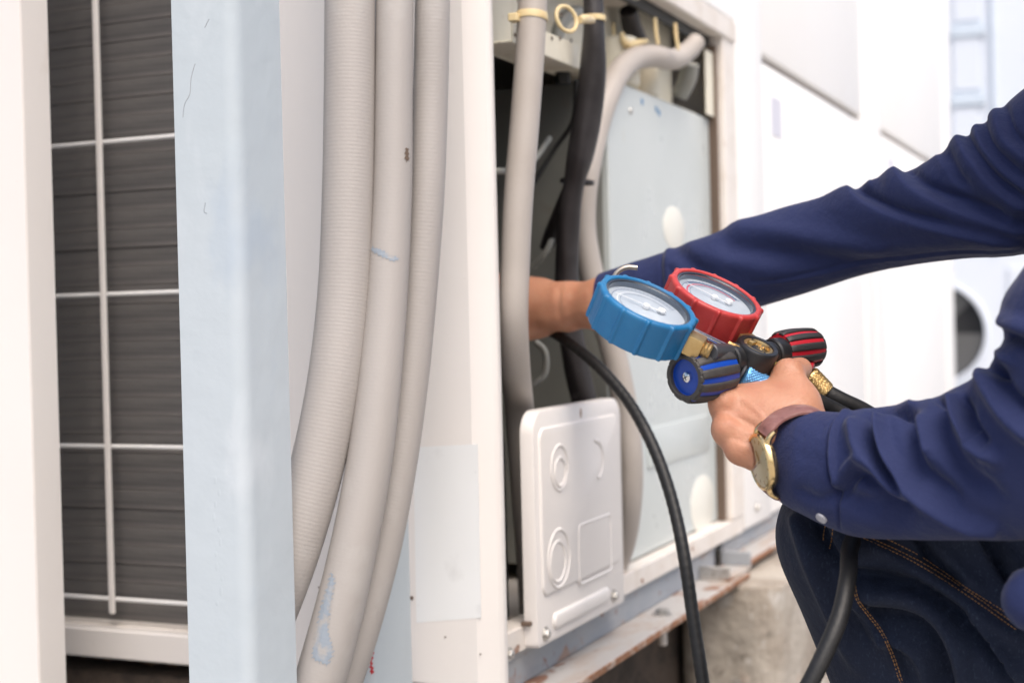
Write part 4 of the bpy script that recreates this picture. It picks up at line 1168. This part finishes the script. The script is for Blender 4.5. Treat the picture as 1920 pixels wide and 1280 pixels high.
# ---- sleeves first: the arms run along their centre lines
far = [((1126, 512), (1138, 634), 1.50), ((1180, 494), (1196, 628), 1.485), ((1246, 472), (1266, 614), 1.465), ((1331, 441), (1352, 596), 1.43), ((1462, 391), (1490, 556), 1.39), ((1565, 366), (1604, 520), 1.35), ((1640, 344), (1696, 499), 1.32),
       ((1714, 315), (1792, 483), 1.29), ((1774, 286), (1870, 470), 1.27), ((1847, 230), (1985, 452), 1.245), ((1922, 165), (2090, 442), 1.22), ((2010, 110), (2190, 430), 1.2), ((2120, 70), (2280, 430), 1.19)]
Vf, Ff, Cf = sleeve(far, n=620, seg=240, ratio=.82, wave=.0011)
Vf = fold(Vf, Ff, [
    ([(1574, 338), (1598, 366), (1625, 384), (1668, 400), (1726, 415), (1795, 428), (1915, 440)], 8, .0085, 4.5), ([(1600, 350), (1640, 374), (1700, 398), (1780, 412)], 7, -.0030),
    ([(1668, 300), (1690, 335), (1720, 359), (1761, 379), (1812, 396), (1881, 414), (1950, 430)], 9, .0115, 3.6), ([(1704, 312), (1730, 342), (1790, 370), (1880, 394)], 9, -.0035),
    ([(1748, 282), (1762, 305), (1782, 325)], 9, .0035, 2.5),
    ([(1800, 245), (1814, 282), (1840, 315), (1874, 352), (1940, 394)], 9, .0105, 3.2), ([(1816, 258), (1848, 308), (1882, 340), (1920, 364)], 7, -.0030),
    ([(1832, 222), (1842, 264), (1864, 296), (1898, 330), (1950, 364)], 7, .0065, 2.5), ([(1848, 226), (1862, 268), (1892, 302), (1920, 322)], 6, -.0022),
    ([(1868, 194), (1879, 240), (1896, 271), (1945, 308)], 8, .0075, 2.5), ([(1884, 203), (1898, 245), (1925, 275)], 6, -.0022),
    ([(1380, 426), (1470, 438), (1540, 450), (1640, 470)], 17, .0040), ([(1370, 466), (1460, 474), (1560, 490), (1660, 490)], 16, -.0035), ([(1290, 470), (1380, 490), (1470, 516)], 16, .0030),
    ([(1790, 300), (1802, 330), (1820, 348)], 9, -.003), ([(1606, 356), (1618, 350), (1640, 346)], 7, .003),
    ([(1412, 528), (1503, 516), (1613, 496), (1709, 478), (1812, 458), (1920, 442)], 2.6, -.0014), ([(1412, 533), (1503, 521), (1613, 501), (1709, 483), (1812, 463), (1920, 447)], 2.8, .0012),
    ([(1244, 465), (1240, 500), (1246, 560), (1262, 600)], 2.6, -.0016), ([(1256, 462), (1252, 500), (1258, 560)], 6, .0026), ([(1275, 468), (1305, 500), (1340, 522)], 11, -.0022), ([(1262, 490), (1290, 522), (1330, 548)], 9, .0022),
    ([(1190, 500), (1200, 540), (1215, 580)], 12, .0012), ([(1620, 474), (1700, 456), (1800, 446)], 9, .0016)], wide=1.1)
Vf = relax(Vf, Ff, 4, .5)
near = [((1496, 770), (1486, 950), 1.036, .84), ((1530, 770), (1524, 970), 1.022, .82), ((1582, 772), (1574, 994), 1.005, .82), ((1622, 765), (1612, 1006), .995, .84), ((1680, 757), (1672, 1011), .98), ((1740, 747), (1745, 1012), .962), ((1800, 722), (1830, 1011), .945), ((1850, 690), (1930, 1008), .93),
        ((1880, 650), (2040, 990), .912), ((1878, 608), (2170, 900), .896), ((1880, 572), (2240, 760), .884), ((1912, 525), (2280, 620), .874), ((1980, 430), (2330, 480), .866), ((2090, 300), (2440, 330), .86), ((2240, 190), (2560, 260), .86)]
Vn, Fn, Cn = sleeve(near, n=620, seg=250, ratio=.86, wave=.0010)
Vn = fold(Vn, Fn, [
    ([(1600, 800), (1612, 842), (1640, 875), (1668, 906), (1696, 930)], 11, .0060), ([(1648, 792), (1656, 830), (1672, 866), (1696, 900), (1732, 934), (1790, 966), (1862, 992)], 10, .0080),
    ([(1632, 780), (1638, 825), (1660, 872), (1690, 912)], 8, -.0075), ([(1572, 925), (1590, 898), (1608, 888), (1630, 905), (1665, 940), (1710, 965)], 13, -.0065), ([(1568, 912), (1586, 882), (1606, 866), (1626, 876)], 8, .0045),
    ([(1600, 940), (1640, 950), (1700, 985)], 18, -.005), ([(1726, 790), (1734, 822), (1744, 856)], 11, .0055), ([(1706, 780), (1712, 820), (1730, 880), (1790, 930)], 13, -.0050),
    ([(1790, 752), (1800, 790), (1824, 826), (1868, 862)], 11, .0075), ([(1808, 755), (1822, 800), (1850, 836)], 8, -.0065), ([(1766, 770), (1776, 820), (1810, 880), (1870, 930)], 14, -.0045), ([(1840, 690), (1862, 740), (1900, 790), (1950, 830)], 13, .006), ([(1868, 690), (1890, 735), (1930, 770)], 9, -.0055),
    ([(1752, 738), (1766, 748), (1786, 744)], 7, -.0055), ([(1640, 768), (1668, 762), (1700, 772)], 7, -.0055), ([(1660, 750), (1690, 748), (1712, 756)], 7, .003), ([(1842, 672), (1852, 690), (1870, 700)], 6, -.006), ([(1858, 660), (1880, 662), (1895, 680)], 8, .004),
    ([(1582, 768), (1556, 802), (1550, 852), (1555, 900), (1563, 930), (1574, 990)], 2.2, -.0020), ([(1590, 772), (1566, 804), (1560, 852), (1566, 905)], 5, .0030), ([(1878, 625), (1930, 650), (1990, 700)], 9, -.006), ([(1872, 600), (1930, 620), (2000, 640)], 14, .004),
    ([(1545, 800), (1540, 815)], 3, -.0006), ([(1546, 830), (1538, 838)], 3, -.0006), ([(1547, 860), (1538, 862)], 3, -.0006), ([(1500, 800), (1490, 850), (1495, 910)], 12, .001), ([(1500, 920), (1530, 935), (1560, 930)], 9, -.002)])
Vn = relax(Vn, Fn, 3, .5)
# rest of the body, coarse: forearms, upper arms, trunk, neck, head, legs (hidden by the clothes)
ARM = []
for C_, i0, rs in ((Cf, 20, (.020, .023, .024, .025, .026, .032, .040)), (Cn, 30, (.022, .025, .027, .029, .032, .036, .042))):
    ii = np.linspace(i0, len(C_) - 1, 7).astype(int)
    ARM += [(C_[ii[k]], C_[ii[k + 1]], rs[k], rs[k + 1], .01) for k in range(6)]
LSH = np.array([.50, .86, .92])
RSH = np.array([.57, 1.20, .86])
HEADC = np.array([.43, 1.03, 1.17])
HIP = np.array([.60, 1.03, .34])
LHIP, RHIP = HIP + np.array([-.02, -.09, 0]), HIP + np.array([-.02, .09, 0])
LKN, LAN = q(1640, 1012, 1.10), np.array([.40, 1.12, .10])
RKN, RAN = np.array([.42, 1.28, .10]), np.array([.80, 1.26, .08])
BD = ARM + [(Cn[-1], LSH, .044, .05, .02), (Cf[-1], RSH, .044, .05, .02),
      (LSH, RSH, .06, .06, .03), ((LSH + RSH) / 2 + np.array([.03, 0, -.12]), HIP, .115, .115, .05), (LHIP, LKN, .07, .046, .02), (LKN, LAN, .046, .035, .02), (RHIP, RKN, .07, .046, .02), (RKN, RAN, .046, .035, .02),
      ((LSH + RSH) / 2 + np.array([.0, 0, .04]), HEADC + np.array([.01, 0, -.06]), .055, .05, .02)]
def bd_sdf(p):
    d = np.full(len(p), 1.)
    for a, b, ra, rb, k in BD: d = smin(d, rcone(p, a, b, ra, rb), k)
    I = np.eye(3)
    d = smin(d, ellip(p, HEADC + np.array([.012, 0, .025]), I, np.array([.092, .075, .098])), .02)
    d = smin(d, ellip(p, HEADC + np.array([-.03, 0, -.05]), I, np.array([.052, .052, .062])), .03)
    d = smin(d, rcone(p, HEADC + np.array([-.082, 0, .012]), HEADC + np.array([-.100, 0, -.022]), .008, .013), .012)
    d = smin(d, rcone(p, HEADC + np.array([-.074, -.016, -.055]), HEADC + np.array([-.074, .016, -.055]), .008, .008), .008)
    for s_ in (-1, 1):
        d = smin(d, ellip(p, HEADC + np.array([.012, s_ * .078, -.005]), I, np.array([.018, .008, .03])), .006)
        d = -smin(-d, np.linalg.norm(p - HEADC - np.array([-.082, s_ * .032, .014]), axis=1) - .012, .01)
    return d
V3, F3 = surface_nets(bd_sdf, (.05, .68, 0), (.95, 1.52, 1.32), .009)
V3 = relax(V3, F3, 1, .4)
nv1, nv2 = len(V1), len(V2)
body = obj('body', (np.concatenate([V1, V2, V3]), list(map(tuple, F1)) + [tuple(x + nv1) for x in F2] + [tuple(x + nv1 + nv2) for x in F3]), M_skin, person, world=True)
# hair and eyes
def hair_sdf(p):
    d = ellip(p, HEADC + np.array([.02, 0, .035]), np.eye(3), np.array([.098, .083, .102]))
    cut = (p[:, 0] - HEADC[0]) * -.75 - (p[:, 2] - HEADC[2] - .035) * .66 - .012
    return np.maximum(d, cut) + .003 * np.sin(p[:, 1] * 260) * np.sin(p[:, 0] * 190 + p[:, 2] * 210)
Vh, Fh = surface_nets(hair_sdf, HEADC - .16, HEADC + .18, .005)
obj('hair', (Vh, list(map(tuple, Fh))), M_hair, person, world=True)
for s_ in (-1, 1):
    obj('eye', xf(lathe([(0, .011), (.004, .0103), (.008, .0075), (.011, 0), (.008, -.0075), (0, -.011)], 20), frame(HEADC + np.array([-.074, s_ * .032, .014]), (-1, 0, 0))), M_eye, person, world=True)

# ---- shirt: two sleeves (folds laid out on the cloth) and the trunk
def tr_sdf(p):
    d = np.full(len(p), 1.)
    for a, b, ra, rb, k in (((LSH + RSH) / 2 + np.array([.03, -.11, -.02]), (LSH + RSH) / 2 + np.array([.03, .11, -.02]), .095, .095, .05), ((LSH + RSH) / 2 + np.array([.05, 0, -.10]), HIP + np.array([.02, 0, .02]), .150, .150, .06),
                            (LSH, q(2330, 480, .866), .075, .066, .03), (RSH, q(2230, 300, 1.19), .072, .064, .03), (q(1945, 1128, .90), q(2250, 1150, .95), .013, .045, .02), ((LSH + RSH) / 2 + np.array([.01, -.06, -.14]), (LSH + RSH) / 2 + np.array([.01, .06, -.14]), .12, .12, .06)):
        d = smin(d, rcone(p, a, b, ra, rb), k)
    d = d - .008
    d = d + .003 * np.sin(p[:, 2] * 42 + 3 * np.sin(p[:, 1] * 20)) * np.sin(p[:, 0] * 30 + 1)
    neck = rcone(p, (LSH + RSH) / 2 + np.array([-.04, 0, .125]), HEADC, .064, .064)
    return np.maximum(d, -neck)
V5, F5 = surface_nets(tr_sdf, (.25, .66, .16), (.98, 1.42, 1.12), .007)
V5 = relax(V5, F5, 2, .4)
shirt_geo = cat_geo((Vf, list(map(tuple, Ff))), (Vn, list(map(tuple, Fn))), (V5, list(map(tuple, F5))))
shirt = obj('shirt', shirt_geo, M_shirt, person, world=True)
# ---- jeans
def jn_sdf(p):
    d = np.full(len(p), 1.)
    for a, b, ra, rb, k in ((LHIP + np.array([.02, 0, .0]), LKN + np.array([.035, 0, -.012]), .115, .076, .03), (LKN + np.array([.030, 0, -.012]), LKN, .076, .066, .02), (LKN, LAN, .066, .060, .03), (RHIP + np.array([.02, 0, 0]), RKN, .115, .075, .03), (RKN, RAN, .072, .06, .03), (LHIP, RHIP, .13, .13, .05), (HIP, HIP + np.array([.02, 0, .08]), .14, .14, .05)):
        d = smin(d, rcone(p, a, b, ra, rb), k)
    d = d + .0022 * np.sin(p[:, 0] * 70 + p[:, 2] * 55 + 2 * np.sin(p[:, 1] * 25)) * np.sin(p[:, 2] * 31 - p[:, 0] * 22)
    return np.maximum(d, .05 - p[:, 2])
V6, F6 = surface_nets(jn_sdf, (.10, .77, .03), (.93, 1.46, .63), .0042)
V6 = relax(V6, F6, 2, .4)
V6 = fold(V6, F6, [
    ([(1590, 1075), (1660, 1085), (1730, 1108), (1800, 1160), (1870, 1250), (1890, 1300)], 11, -.011), ([(1606, 1106), (1690, 1106), (1752, 1134), (1800, 1200), (1830, 1300)], 9, .013, 2.6), ([(1640, 1150), (1720, 1168), (1765, 1220), (1780, 1300)], 10, -.009),
    ([(1650, 1190), (1715, 1215), (1745, 1290)], 10, .007), ([(1526, 975), (1552, 1030), (1580, 1075), (1604, 1110)], 10, -.010), ([(1498, 975), (1522, 1050), (1562, 1140), (1610, 1250)], 13, .006), ([(1545, 1060), (1570, 1120), (1620, 1200)], 9, -.005),
    ([(1640, 1026), (1720, 1070), (1800, 1122), (1900, 1194)], 10, .005), ([(1716, 1000), (1750, 1050), (1795, 1088)], 8, -.009), ([(1745, 1000), (1790, 1050), (1840, 1100)], 9, .008, 1.8), ([(1842, 1000), (1870, 1050), (1905, 1100)], 8, -.009), ([(1868, 1000), (1900, 1050), (1930, 1090)], 9, .007),
    ([(1600, 1091), (1605, 1122), (1623, 1149), (1650, 1184), (1671, 1229), (1690, 1285)], 5, .0035), ([(1612, 1095), (1617, 1122), (1634, 1147), (1661, 1184), (1684, 1229), (1704, 1285)], 5, -.0035),
    ([(1625, 1001), (1712, 1043), (1801, 1098), (1905, 1170)], 4, -.0025), ([(1820, 1160), (1860, 1200), (1910, 1270)], 9, .006)])
jeans = obj('jeans', (V6, list(map(tuple, F6))), M_denim, person, world=True)
bvh = BVHTree.FromPolygons([tuple(v) for v in V6], [tuple(int(i) for i in f) for f in F6])
def hit(px, py):
    d = ray(px, py); d /= np.linalg.norm(d)
    loc, nr, i, dist = bvh.ray_cast(Vector(CAM), Vector(d))
    return (np.array(loc), np.array(nr)) if loc is not None else None
def stitches(line, step=7.5, w=.00036, l=.0021):
    ln = catmull(line, 300)
    L_ = np.r_[0, np.cumsum(np.linalg.norm(np.diff(ln, axis=0), axis=1))]
    gs = []
    for s_ in np.arange(0, L_[-1], step):
        pa = [np.interp(s_, L_, ln[:, k]) for k in (0, 1)]; pb = [np.interp(s_ + 4.8, L_, ln[:, k]) for k in (0, 1)]
        a, b = hit(*pa), hit(*pb)
        if a is None or b is None or np.linalg.norm(a[0] - b[0]) > .01: continue
        gs.append(cyl(a[0] + a[1] * .0003, b[0] + b[1] * .0003, w, seg=6))
    if gs:
        o = obj('stitching', cat_geo(*gs), M_stitch, person, world=True)
        o['kind'] = 'stuff'
for ln in ([(1618, 1008), (1712, 1053), (1801, 1108), (1905, 1180)], [(1623, 1004), (1717, 1048), (1806, 1102), (1910, 1174)], [(1650, 1003), (1715, 1036), (1777, 1077), (1819, 1105), (1884, 1146), (1930, 1178)],
           [(1547, 985), (1544, 1000), (1543, 1014)], [(1562, 990), (1560, 1008), (1555, 1028)], [(1600, 1091), (1605, 1122), (1623, 1149), (1650, 1184), (1671, 1229), (1690, 1285)], [(1603, 1090), (1609, 1121), (1627, 1147), (1654, 1183), (1675, 1228), (1694, 1285)]):
    stitches(ln)
# shoes
def shoe(c, d):
    A = frame(c, (0, 0, 1), d)
    def f(p):
        qx = (p - c) @ A[:3, :3]
        u = rcone(qx, np.array([-.05, 0, .045]), np.array([.14, 0, .035]), .045, .038)
        v = rcone(qx, np.array([-.045, 0, .05]), np.array([-.04, 0, .13]), .045, .05)
        return np.maximum(smin(u, v, .03), .004 - p[:, 2])
    return surface_nets(f, c - .25 + np.array([0, 0, .2]), c + .25, .006)
for an, dr in ((LAN, (-1, .05, 0)), (RAN + np.array([.02, 0, 0]), (-1, 0, 0))):
    c = np.array([an[0], an[1], .0])
    Vs, Fs = shoe(c, dr)
    obj('boot', (Vs, list(map(tuple, Fs))), M_boot, person, world=True)
# cuff button: pale oval seen on the cuff underside
bs = BVHTree.FromPolygons([tuple(v) for v in Vn], [tuple(int(i) for i in f) for f in Fn])
d_ = ray(1541, 970); loc, nr, i_, dd_ = bs.ray_cast(Vector(CAM), Vector(d_ / np.linalg.norm(d_)))
if loc is not None:
    bn = np.array(nr)
    if bn @ d_ > 0: bn = -bn
    obj('cuff_button', xf(lathe([(.0042, 0), (.0040, .0016), (.0028, .0018), (0, .0017)], 24), frame(np.array(loc), bn)), M_button, person, world=True)

# ------------------------------------------------------------------ wristwatch
NW = cam_dir(-.95, -.16, -.20)
UW_ = UP - .30 * FW; UW_ = nrm(UW_ - (UW_ @ NW) * NW)
AW = np.cross(UW_, NW)
WC = P(1424, 866, 1.017)
watch = tag(empty('wristwatch', at(WC)), 'gold wristwatch with brown leather strap on the left wrist at the cuff', 'wristwatch')
A_w = frame(WC, NW, UW_)
obj('case', xf(lathe([(0, -.0070), (.0165, -.0070), (.0195, -.0055), (.0205, -.0030), (.0205, -.0008), (.0198, .0006), (.0182, .0012), (.0176, .0006), (.0176, -.0004)], 64), A_w), M_gold, watch, world=True, sharp=30)
obj('dial', xf(disc(.0177, -.0003, 48), A_w), M_wdial, watch, world=True)
gs = []
for k in range(12):
    B = A_w @ np.array(Matrix.Rotation(math.pi / 6 * k, 4, 'Z'))
    gs.append(xf(box(.0130, .0158, -.0004, .0004, -.0002, .0001, 0), B))
obj('hour_marks', cat_geo(*gs), M_gold, watch, world=True)
for a, l, w in ((.7, .0085, .0006), (2.3, .013, .0004)):
    B = A_w @ np.array(Matrix.Rotation(a, 4, 'Z'))
    obj('hand', xf(box(-.001, l, -w, w, .0001, .0004, 0), B), M_gold, watch, world=True)
obj('crystal', xf(lathe([(.0177, .0006), (.01, .001), (0, .0011)], 40), A_w), M_lens, watch, world=True)
obj('crown', xf(lathe([(0, .003), (.0026, .003), (.0028, 0)], 20), frame(WC - AW * -.0205 * -1 - NW * .003, np.cross(UW_, NW))), M_gold, watch, world=True)
for sx in (-1, 1):
    for sy in (-1, 1):
        o_ = WC + UW_ * sx * .019 + AW * sy * .0095 - NW * .0035
        obj('lug', tube([tuple(o_ - UW_ * sx * .006 + NW * .001) + (.0026,), tuple(o_ + UW_ * sx * .001) + (.0024,), tuple(o_ + UW_ * sx * .0055 - NW * .0045) + (.0018,)], n=14, seg=12), M_gold, watch, world=True)
# strap: a flat band round the wrist, in two lengths from the lugs to the buckle side
def strap(sg, nm):
    cx = P(1490, 850, 1.031)
    ctrl = [WC + sg * UW_ * .0205 - NW * .0035, WC + sg * UW_ * .0255 - NW * .0085, cx + sg * UW_ * .0300 + NW * .0085, cx + sg * UW_ * .0315 - NW * .006, cx + sg * UW_ * .026 - NW * .020, cx + sg * UW_ * .012 - NW * .028, cx - NW * .030]
    c = catmull(ctrl, 70)
    n, V, F = len(c), [], []
    T = np.gradient(c, axis=0); T /= np.linalg.norm(T, axis=1)[:, None]
    for i in range(n):
        nn_ = nrm(np.cross(T[i], AW))
        if nn_ @ (c[i] - cx) < 0: nn_ = -nn_
        w = .0090 - .0010 * i / n
        seg_ = .0003 * abs(math.sin(i * .42))
        for uu, hh in ((-1, 0), (-.96, .0014), (-.82, .0021), (-.3, .0026 - seg_), (.3, .0026 - seg_), (.82, .0021), (.96, .0014), (1, 0), (.9, -.0006), (-.9, -.0006)):
            V.append(c[i] + AW * uu * w + nn_ * hh)
    k = 10
    for i in range(n - 1):
        for j in range(k):
            F.append((i * k + j, i * k + (j + 1) % k, (i + 1) * k + (j + 1) % k, (i + 1) * k + j))
    F.append(tuple(range(k))); F.append(tuple((n - 1) * k + j for j in range(k)))
    return obj(nm, (np.array(V), F), M_strap, watch, world=True)
strap(1, 'strap'); strap(-1, 'strap')

# ------------------------------------------------------------------ small marks on the conduits and posts
def bvh_of(objs):
    V, F, n = [], [], 0
    for o in objs:
        M_ = MW[o.name]
        v = np.array([x.co[:] for x in o.data.vertices]) @ M_[:3, :3].T + M_[:3, 3]
        V += [tuple(x) for x in v]; F += [tuple(i + n for i in p.vertices) for p in o.data.polygons]; n += len(v)
    return BVHTree.FromPolygons(V, F)
def cast(b, px, py):
    d = ray(px, py); d /= np.linalg.norm(d)
    loc, nr, i, dist = b.ray_cast(Vector(CAM), Vector(d))
    if loc is None: return None
    nr = np.array(nr)
    return np.array(loc), (nr if nr @ d < 0 else -nr)
def patch(b, poly, m, parent, nm, off=.0004, step=1.3, rough_=2.5):
    poly = np.array(poly, float)
    x0, y0 = poly.min(0); x1, y1 = poly.max(0)
    nx, ny = int((x1 - x0) / step) + 2, int((y1 - y0) / step) + 2
    idx, V, F = {}, [], []
    def inside(x, y):
        c = False
        for i in range(len(poly)):
            (xa, ya), (xb, yb) = poly[i], poly[i - 1]
            if (ya > y) != (yb > y) and x < (xb - xa) * (y - ya) / (yb - ya) + xa: c = not c
        return c
    for i in range(nx):
        for j in range(ny):
            x, y = x0 + i * step, y0 + j * step
            if not inside(x + rough_ * math.sin(y * .7 + x * .3), y + rough_ * math.sin(x * .9)): continue
            h = cast(b, x, y)
            if h is None: continue
            idx[i, j] = len(V); V.append(h[0] + h[1] * off)
    for (i, j), a in idx.items():
        q_ = [idx.get(k) for k in ((i, j), (i + 1, j), (i + 1, j + 1), (i, j + 1))]
        if None not in q_: F.append(tuple(q_))
    if F: return obj(nm, (np.array(V), F), m, parent, world=True)
cobjs = [o for o in COL.objects if o.name.startswith('flexible_conduit')]
b2 = bvh_of([cc2])
patch(b2, [(622, 1066), (600, 1140), (588, 1200), (584, 1232), (614, 1250), (627, 1222), (616, 1180), (622, 1130), (630, 1090)], M_smear, cc2, 'paint_smear')
patch(b2, [(697, 461), (712, 466), (735, 477), (750, 484), (738, 492), (712, 480), (696, 472)], M_smear, cc2, 'paint_smear', step=1.2, rough_=1.5)
patch(b2, [(759, 276), (766, 278), (767, 300), (762, 306), (758, 296)], M_gap, cc2, 'scuff', step=1.2, rough_=1.)
pb2 = bvh_of([o for o in p2.children if o.name.startswith('angle_section')])
patch(pb2, [(692, 1212), (701, 1212), (701, 1228), (698, 1240), (702, 1262), (694, 1264), (692, 1240)], M_kred, p2, 'red_paint_mark', step=1.2, rough_=1.5)
pb1 = bvh_of([o for o in p1.children if o.name.startswith('angle_section')])
for k in range(11):
    h = cast(pb1, 404 + 6 * math.sin(k * 1.7) + k * .9, 900 + k * 23)
    if h:
        A = frame(h[0] - h[1] * .0004, h[1], (0, 0, 1))
        obj('paint_drip', xf(lathe([(.0036, 0), (.0026, .0003), (.0012, .00048), (0, .0005)], 12), A @ np.diag([1.8 + .5 * math.sin(k * 3), .8, 1, 1])), M_bluep, p1, world=True)
for pts in ([(392, 36), (386, 48), (384, 52)], [(366, 120), (362, 132), (358, 150), (356, 176), (346, 196), (343, 220)], [(385, 380), (383, 396), (388, 400)]):
    c = []
    for a, b in pts:
        h = cast(pb1, a, b)
        if h: c.append(tuple(h[0]) + (.00035,))
    if len(c) > 2: obj('paint_crack', tube(c, n=24, seg=6), M_beam, p1, world=True)
